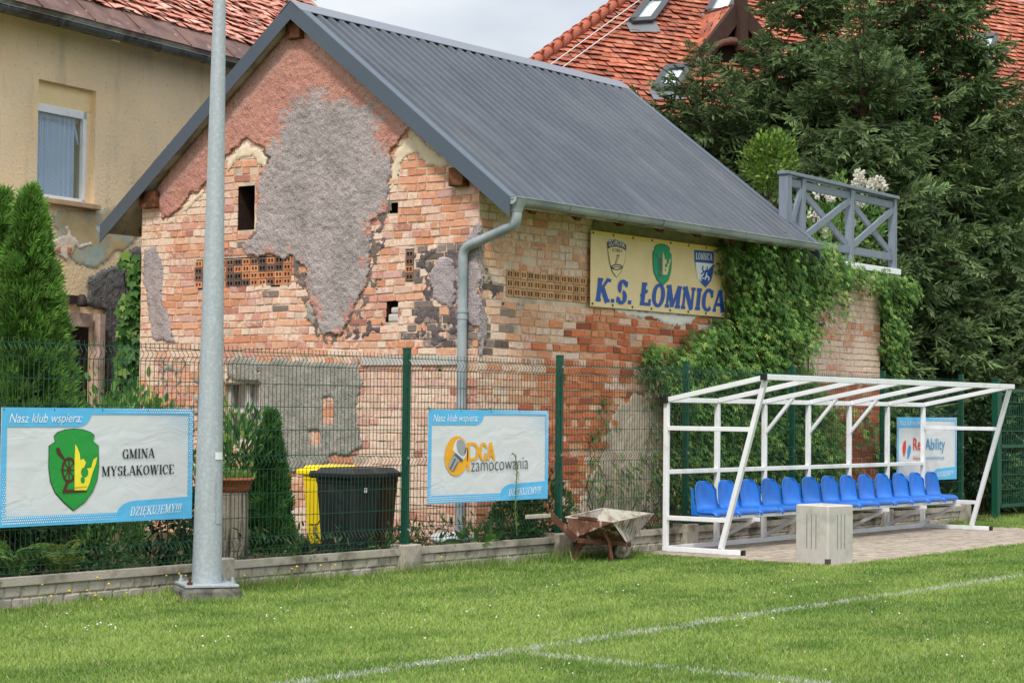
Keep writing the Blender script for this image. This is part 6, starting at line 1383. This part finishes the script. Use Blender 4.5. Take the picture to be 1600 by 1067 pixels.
climber('virginia_creeper', 'thick green creeper hanging from the gutter over the brick wall and its banner', SF,
        [(MAIN, 1300, .42), ([(1130, 380), (1280, 395), (1285, 450), (1255, 520), (1190, 590), (1060, 600), (1130, 500)], 480, .55),
         ([(1278, 396), (1330, 420), (1395, 436), (1420, 440), (1421, 470), (1395, 468), (1370, 452), (1340, 462), (1320, 448), (1288, 445)], 900, .30), ([(1366, 432), (1420, 440), (1420, 470), (1400, 500), (1404, 560), (1396, 595), (1374, 590), (1368, 520), (1364, 470)], 800, .26),
         ([(1240, 560), (1270, 500), (1290, 450), (1330, 460), (1318, 545), (1300, 470), (1270, 560), (1262, 610)], 150, .12), ([(1240, 570), (1300, 620), (1370, 650), (1385, 720), (1370, 790), (1270, 790), (1240, 690)], 330, .14), ([(1375, 590), (1400, 590), (1400, 700), (1376, 700)], 700, .25)],
        .072, 61, (CREEP, CREEP_F), (.052, .145, .028), (.165, .30, .06), (.30, .40, .09), .14)
climber('bindweed', 'withered weeds and creeper shoots on the brick wall behind the wheelbarrow', SF,
        [([(930, 590), (945, 590), (935, 680), (945, 760), (915, 790), (915, 690)], 420, .12), ([(900, 690), (940, 660), (960, 720), (1040, 690), (1045, 800), (880, 800)], 420, .35), ([(985, 560), (1012, 600), (1040, 640), (1040, 760), (1010, 760), (1000, 640)], 520, .3)],
        .085, 62, (LEAF*[1, .8, 1], LEAF_F), (.05, .12, .025), (.12, .21, .05), (.30, .24, .11), .22, nst=6, sr=.006)
VF = Frame((16.6, 18.9, 0), (.8, -.6, 0), (-.6, -.8, 0))
climber('grape_vine', 'grape vine with large leaves climbing the corner between yellow house and brick house', VF,
        [([(198, 402), (222, 398), (224, 640), (182, 640), (180, 540), (190, 480), (196, 440)], 900, .25), ([(190, 560), (222, 560), (222, 640), (180, 640)], 200, .4)],   .115, 63, (GRAPE, GRAPE_F), (.035, .11, .022), (.10, .22, .042), (.20, .32, .06), .12, droop=-1.3)
# a weed shoot leaning in front of the bolt banner
def shoot(label, pts, n, size, seed, a, b):
    rg = np.random.default_rng(seed); r = thing('weed_stalk', label, 'plant', tuple(np.array(pts[0]))); mb = MB(); mb.tube(pts, [.006]*(len(pts)-1)+[.002], 5, cap=False); mb.build('stalk', mat('green_stalk', (.12, .2, .05), .7, .1), r)
    pts = np.array(pts); t = rg.random(n)*(len(pts)-1.001); i = t.astype(int); f = (t-i)[:, None]; P = pts[i]*(1-f)+pts[i+1]*f; D = rg.normal(0, 1, (n, 3))+np.array([0, -.2, .2])
    V, F, C = place(LEAF*[1, .7, 1], LEAF_F, P, rots(D, None, rg, .5), size*rg.uniform(.5, 1.2, n)*(1-.5*t/(len(pts)-1)), greens(n, a, b, rg)); npmesh('leaves', V, F, M['leaf'], r, C)
sy = FENCE_Y-.13
shoot('curled weed stalk rising in front of the banner with the bolt picture', [PY(808, 836, sy-.02)+(0, 0, 0), PY(805, 800, sy), PY(806, 760, sy), PY(808, 730, sy), PY(805, 712, sy), PY(800, 707, sy)], 110, .05, 71, (.07, .13, .04), (.18, .26, .1))

# --- ferns
def fern(label, base, n, L_, seed, a, b):
    rg = np.random.default_rng(seed); r = thing('fern', label, 'fern', tuple(base)); parts = []; base = np.array(base)
    for k in range(n):
        th = 6.283*k/n+rg.normal(0, .3); h = np.array([math.cos(th), math.sin(th), 0]); l_ = L_*rg.uniform(.75, 1.15); el = rg.uniform(1.2, 2.2)
        pos = lambda t: base+h*l_*(t*.45+.12*t*t)+np.array([0, 0, l_*el*(.85*t-.45*t*t)])
        ts = np.repeat(np.linspace(.12, .98, 26), 2); sg = np.tile([-1, 1], 26); P = np.stack([pos(t) for t in ts]); T = unit(np.stack([pos(t+.02)-pos(t-.02) for t in ts])); sd = np.array([-h[1], h[0], 0])
        D = sd[None]*sg[:, None]+T*.45+np.array([0, 0, -.1]); sz = l_*.24*np.sin(math.pi*np.clip(1-ts, .05, 1)**.8)*.9+.015
        parts.append(place(LEAF*[1, .62, 1], LEAF_F, P, rots(D, None, rg, .15), sz, greens(52, a, b, rg, .12)))
    V, F, C = join(parts); npmesh('fronds', V, F, M['leaf'], r, C)
fern('yellowing fern behind the fence under the left banner', axis_at(92, 880, 12.66, .1), 12, .44, 81, (.24, .34, .07), (.42, .48, .13))
fern('green fern at the left edge under the banner', axis_at(28, 880, 12.68, .1), 12, .46, 82, (.14, .28, .06), (.30, .42, .11))

# --- bowl plants, garden weeds, grass
rg = np.random.default_rng(5); n = 260; P = np.array([12.97, 13.05, .90])+np.stack([rg.uniform(-.17, .17, n), rg.uniform(-.17, .17, n), 0*rg.random(n)], 1)
V, F, C = place(LEAF*[1, .4, 1], LEAF_F, P, rots(rg.normal(0, .35, (n, 3))+[0, 0, 1.0], rg.normal(0, 1, (n, 3))), .11*rg.uniform(.5, 1.2, n), greens(n, (.10, .2, .04), (.2, .3, .08), rg))
npmesh('bowl_plants', V, F, M['leaf'], pot, C)
n = 9000; x = rg.uniform(8.5, 28, n); y = 12.36+rg.random(n)**1.6*1.6; k = (fbm(x*1.5, y*1.5, 33) > .46) & ((x > 10.9) | (rg.random(n) < .15)); x, y = x[k], y[k]; n = len(x); hgt_ = rg.random(n)**2*.28*(.4+fbm(x*2, y*2, 34))
V, F, C = place(LEAF*[1, .6, 1], LEAF_F, np.stack([x, y, .17+hgt_], 1), rots(rg.normal(0, .7, (n, 3))+[0, 0, .8], rg.normal(0, 1, (n, 3))), .085*rg.uniform(.4, 1.3, n), greens(n, (.03, .08, .02), (.08, .15, .035), rg, .2, (.22, .18, .09), .12))
tag(npmesh('garden_weeds', V, F, M['leaf'], None, C), 'low weeds and dry stalks along the garden side of the fence', None, None, 'stuff')

# --- the lawn's grass, the white lines, clover and hawkbit flowers
M['grass'] = mat('grass_blade', None, .6, .0, 5, 0, attr=True, trans=.3, spec=.2)
def grass():
    rg = np.random.default_rng(9); tot = 1500000; x = rg.uniform(6.0, 34, tot); y = rg.uniform(3.4, 12.27, tot); d = x*math.cos(YAW)+y*math.sin(YAW)
    px = topix(np.stack([x, y, 0*x+.02], 1)); k = (px[:, 0] > -130) & (px[:, 0] < 2050) & (px[:, 1] < 1150) & (d > 9)
    k &= rg.random(tot) < np.clip((12.5/d)**1.5, .16, 1)
    pav = (x > 18.36) & (y > 9.74) & (x+y*.55 > 18.5+9.8*.55-.15) & ~((x > 26.25) & (y > 10.95)); pav &= ~((y < 9.74+.05*(fbm(x*6, y*6, 3))))
    k &= ~pav; k &= np.hypot(x-px_, y-py_) > .25
    k &= ~((np.abs(x-18.66) < .2) & (np.abs(y-10.06) < .2))
    x, y, d = x[k], y[k], d[k]; n = len(x)
    pt = .5*fbm(x*.35, y*.8, 41, 4)+.5*fbm(x*1.6, y*2.6, 46, 3); p2 = fbm(x*3.2, y*3.2, 42, 3); edge = np.clip((y-11.75)/.5, 0, 1)*(fbm(x*2.2, y*2, 44) > .42)
    h = (.015+.019*rg.random(n))*(.8+.5*p2) + edge*rg.random(n)**2*.07 + .05*rg.random(n)*np.exp(-((np.hypot(x-px_, y-py_)-.3)/.15)**2)
    w_ = .0032+.0024*rg.random(n)+.00022*(d-10)
    g1, g2, st = np.array((.145, .255, .048)), np.array((.31, .425, .10)), np.array((.48, .44, .24))
    t = np.clip((pt-.36)*3.6+rg.normal(0, .18, n), 0, 1)[:, None]; c = g1*(1-t)+g2*t; dry = rg.random(n) < .05+.30*np.clip(p2-.55, 0, 1)+.25*np.clip(pt-.6, 0, 1); c[dry] = st*rg.uniform(.7, 1.1, (dry.sum(), 1))
    c *= rg.normal(1, .13, (n, 1)).clip(.6, 1.4)
    ln = ((np.abs(y-7.82-.02*np.sin(x)) < .055) | ((np.abs(x-10.33) < .055) & (y < 7.84))) & (x > 8.0)
    er = fbm(x*5, y*5, 55); white = ln & (rg.random(n) < np.clip(1.6*(er-.26), .15, .68)); near = ~white & ((np.abs(y-7.82) < .09) | ((np.abs(x-10.33) < .09) & (y < 7.9))) & (rg.random(n) < .18); white |= near
    c[white] = np.array((.62, .64, .58))*rg.uniform(.75, 1.1, (white.sum(), 1))
    a = rg.uniform(0, 6.283, n); ln_ = rg.normal(0, .5, (n, 2)); ux, uy = np.cos(a)*w_, np.sin(a)*w_
    V = np.stack([np.stack([x-ux, y-uy, 0*x], 1), np.stack([x+ux, y+uy, 0*x], 1), np.stack([x+ln_[:, 0]*h, y+ln_[:, 1]*h, h], 1)], 1)
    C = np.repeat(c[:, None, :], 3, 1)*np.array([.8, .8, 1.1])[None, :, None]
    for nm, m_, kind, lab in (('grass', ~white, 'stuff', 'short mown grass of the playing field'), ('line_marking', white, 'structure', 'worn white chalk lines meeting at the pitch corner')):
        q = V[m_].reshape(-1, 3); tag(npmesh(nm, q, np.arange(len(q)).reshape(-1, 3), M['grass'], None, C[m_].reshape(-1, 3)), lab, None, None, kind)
    print('blades', n)
grass()
def blossoms(name, label, P, r_, m, stem):
    mb = MB(); V = []; F = []
    for p, s_ in zip(P, r_):
        b = len(V); k = 7
        V += [(p[0]+s_*math.cos(6.283*i/k), p[1]+s_*math.sin(6.283*i/k), p[2]) for i in range(k)]+[(p[0], p[1], p[2]+s_*.8)]+[(p[0], p[1], p[2]-s_*.5)]
        F += [(b+i, b+(i+1) % k, b+k) for i in range(k)]+[(b+(i+1) % k, b+i, b+k+1) for i in range(k)]
    tag(npmesh(name, np.array(V), np.array(F), m, None, None, True), label, None, None, 'stuff')
rg = np.random.default_rng(17); cl = []
for (cx, cy, n, s_) in ((165, 977, 14, 14), (130, 955, 3, 20), (270, 985, 4, 12), (340, 1000, 7, 30), (60, 985, 3, 18), (870, 912, 5, 14), (730, 960, 12, 50), (520, 955, 8, 60), (1230, 905, 16, 40), (1150, 968, 9, 22), (1205, 965, 3, 4), (1520, 1010, 12, 40), (960, 1040, 5, 60), (1400, 900, 6, 60), (1290, 1050, 4, 40), (430, 965, 6, 30), (1450, 950, 7, 80), (700, 1040, 4, 60), (1000, 930, 8, 60)):
    for i in range(n): p = PZ(cx+rg.normal(0, s_), min(1066, cy+rg.normal(0, s_*.25)), .045); cl.append(p)
cl = [p for i, p in enumerate(cl) if i % 5 < 3 and p[1] < 11.9 and not (p[0] > 18.2 and p[1] > 9.7)]
blossoms('clover_flowers', 'small white clover and daisy heads in the grass', cl, rg.uniform(.005, .011, len(cl)), mat('petal_white', (.78, .78, .74), .8, .1), .03)
yl_ = [PY(x, y, FENCE_Y-.12-rg.random()*.12) for x, y in ((152, 902), (170, 912), (108, 923), (136, 922), (260, 899), (80, 931), (149, 930), (158, 937), (280, 896), (290, 899), (456, 888), (382, 899), (501, 883), (524, 882), (464, 885), (198, 926), (66, 913), (20, 1000), (690, 870))]
blossoms('hawkbit_flowers', 'tiny yellow hawkbit flowers along the plinth', yl_, rg.uniform(.010, .016, len(yl_)), mat('petal_yellow', (.75, .55, .03), .8, .1), .1)
def tufts():
    rg = np.random.default_rng(23); n = 16000; x = rg.uniform(8.5, 27.5, n); y = np.where(rg.random(n) < .8, FENCE_Y-.14-np.abs(rg.normal(0, .09, n)), FENCE_Y-.2-np.abs(rg.normal(0, .2, n)))
    k = (fbm(x*1.8, y*2, 61) > .40) & ((x < 18.2) | (x > 26.3)); x, y = x[k], y[k]; n = len(x); h = .05+.14*rg.random(n)**2.2*(.4+fbm(x*3, y*3, 62)); a = rg.uniform(0, 6.283, n); w_ = .004; l_ = rg.normal(0, .4, (n, 2))
    V = np.stack([np.stack([x-w_*np.cos(a), y-w_*np.sin(a), 0*x], 1), np.stack([x+w_*np.cos(a), y+w_*np.sin(a), 0*x], 1), np.stack([x+l_[:, 0]*h, y+l_[:, 1]*h, h], 1)], 1).reshape(-1, 3)
    c = greens(n, (.09, .18, .03), (.2, .3, .06), rg, .15, (.36, .32, .16), .12)
    tag(npmesh('tall_grass', V, np.arange(len(V)).reshape(-1, 3), M['grass'], None, np.repeat(c, 3, 0)), 'taller uncut grass along the foot of the plinth', None, None, 'stuff')
tufts()
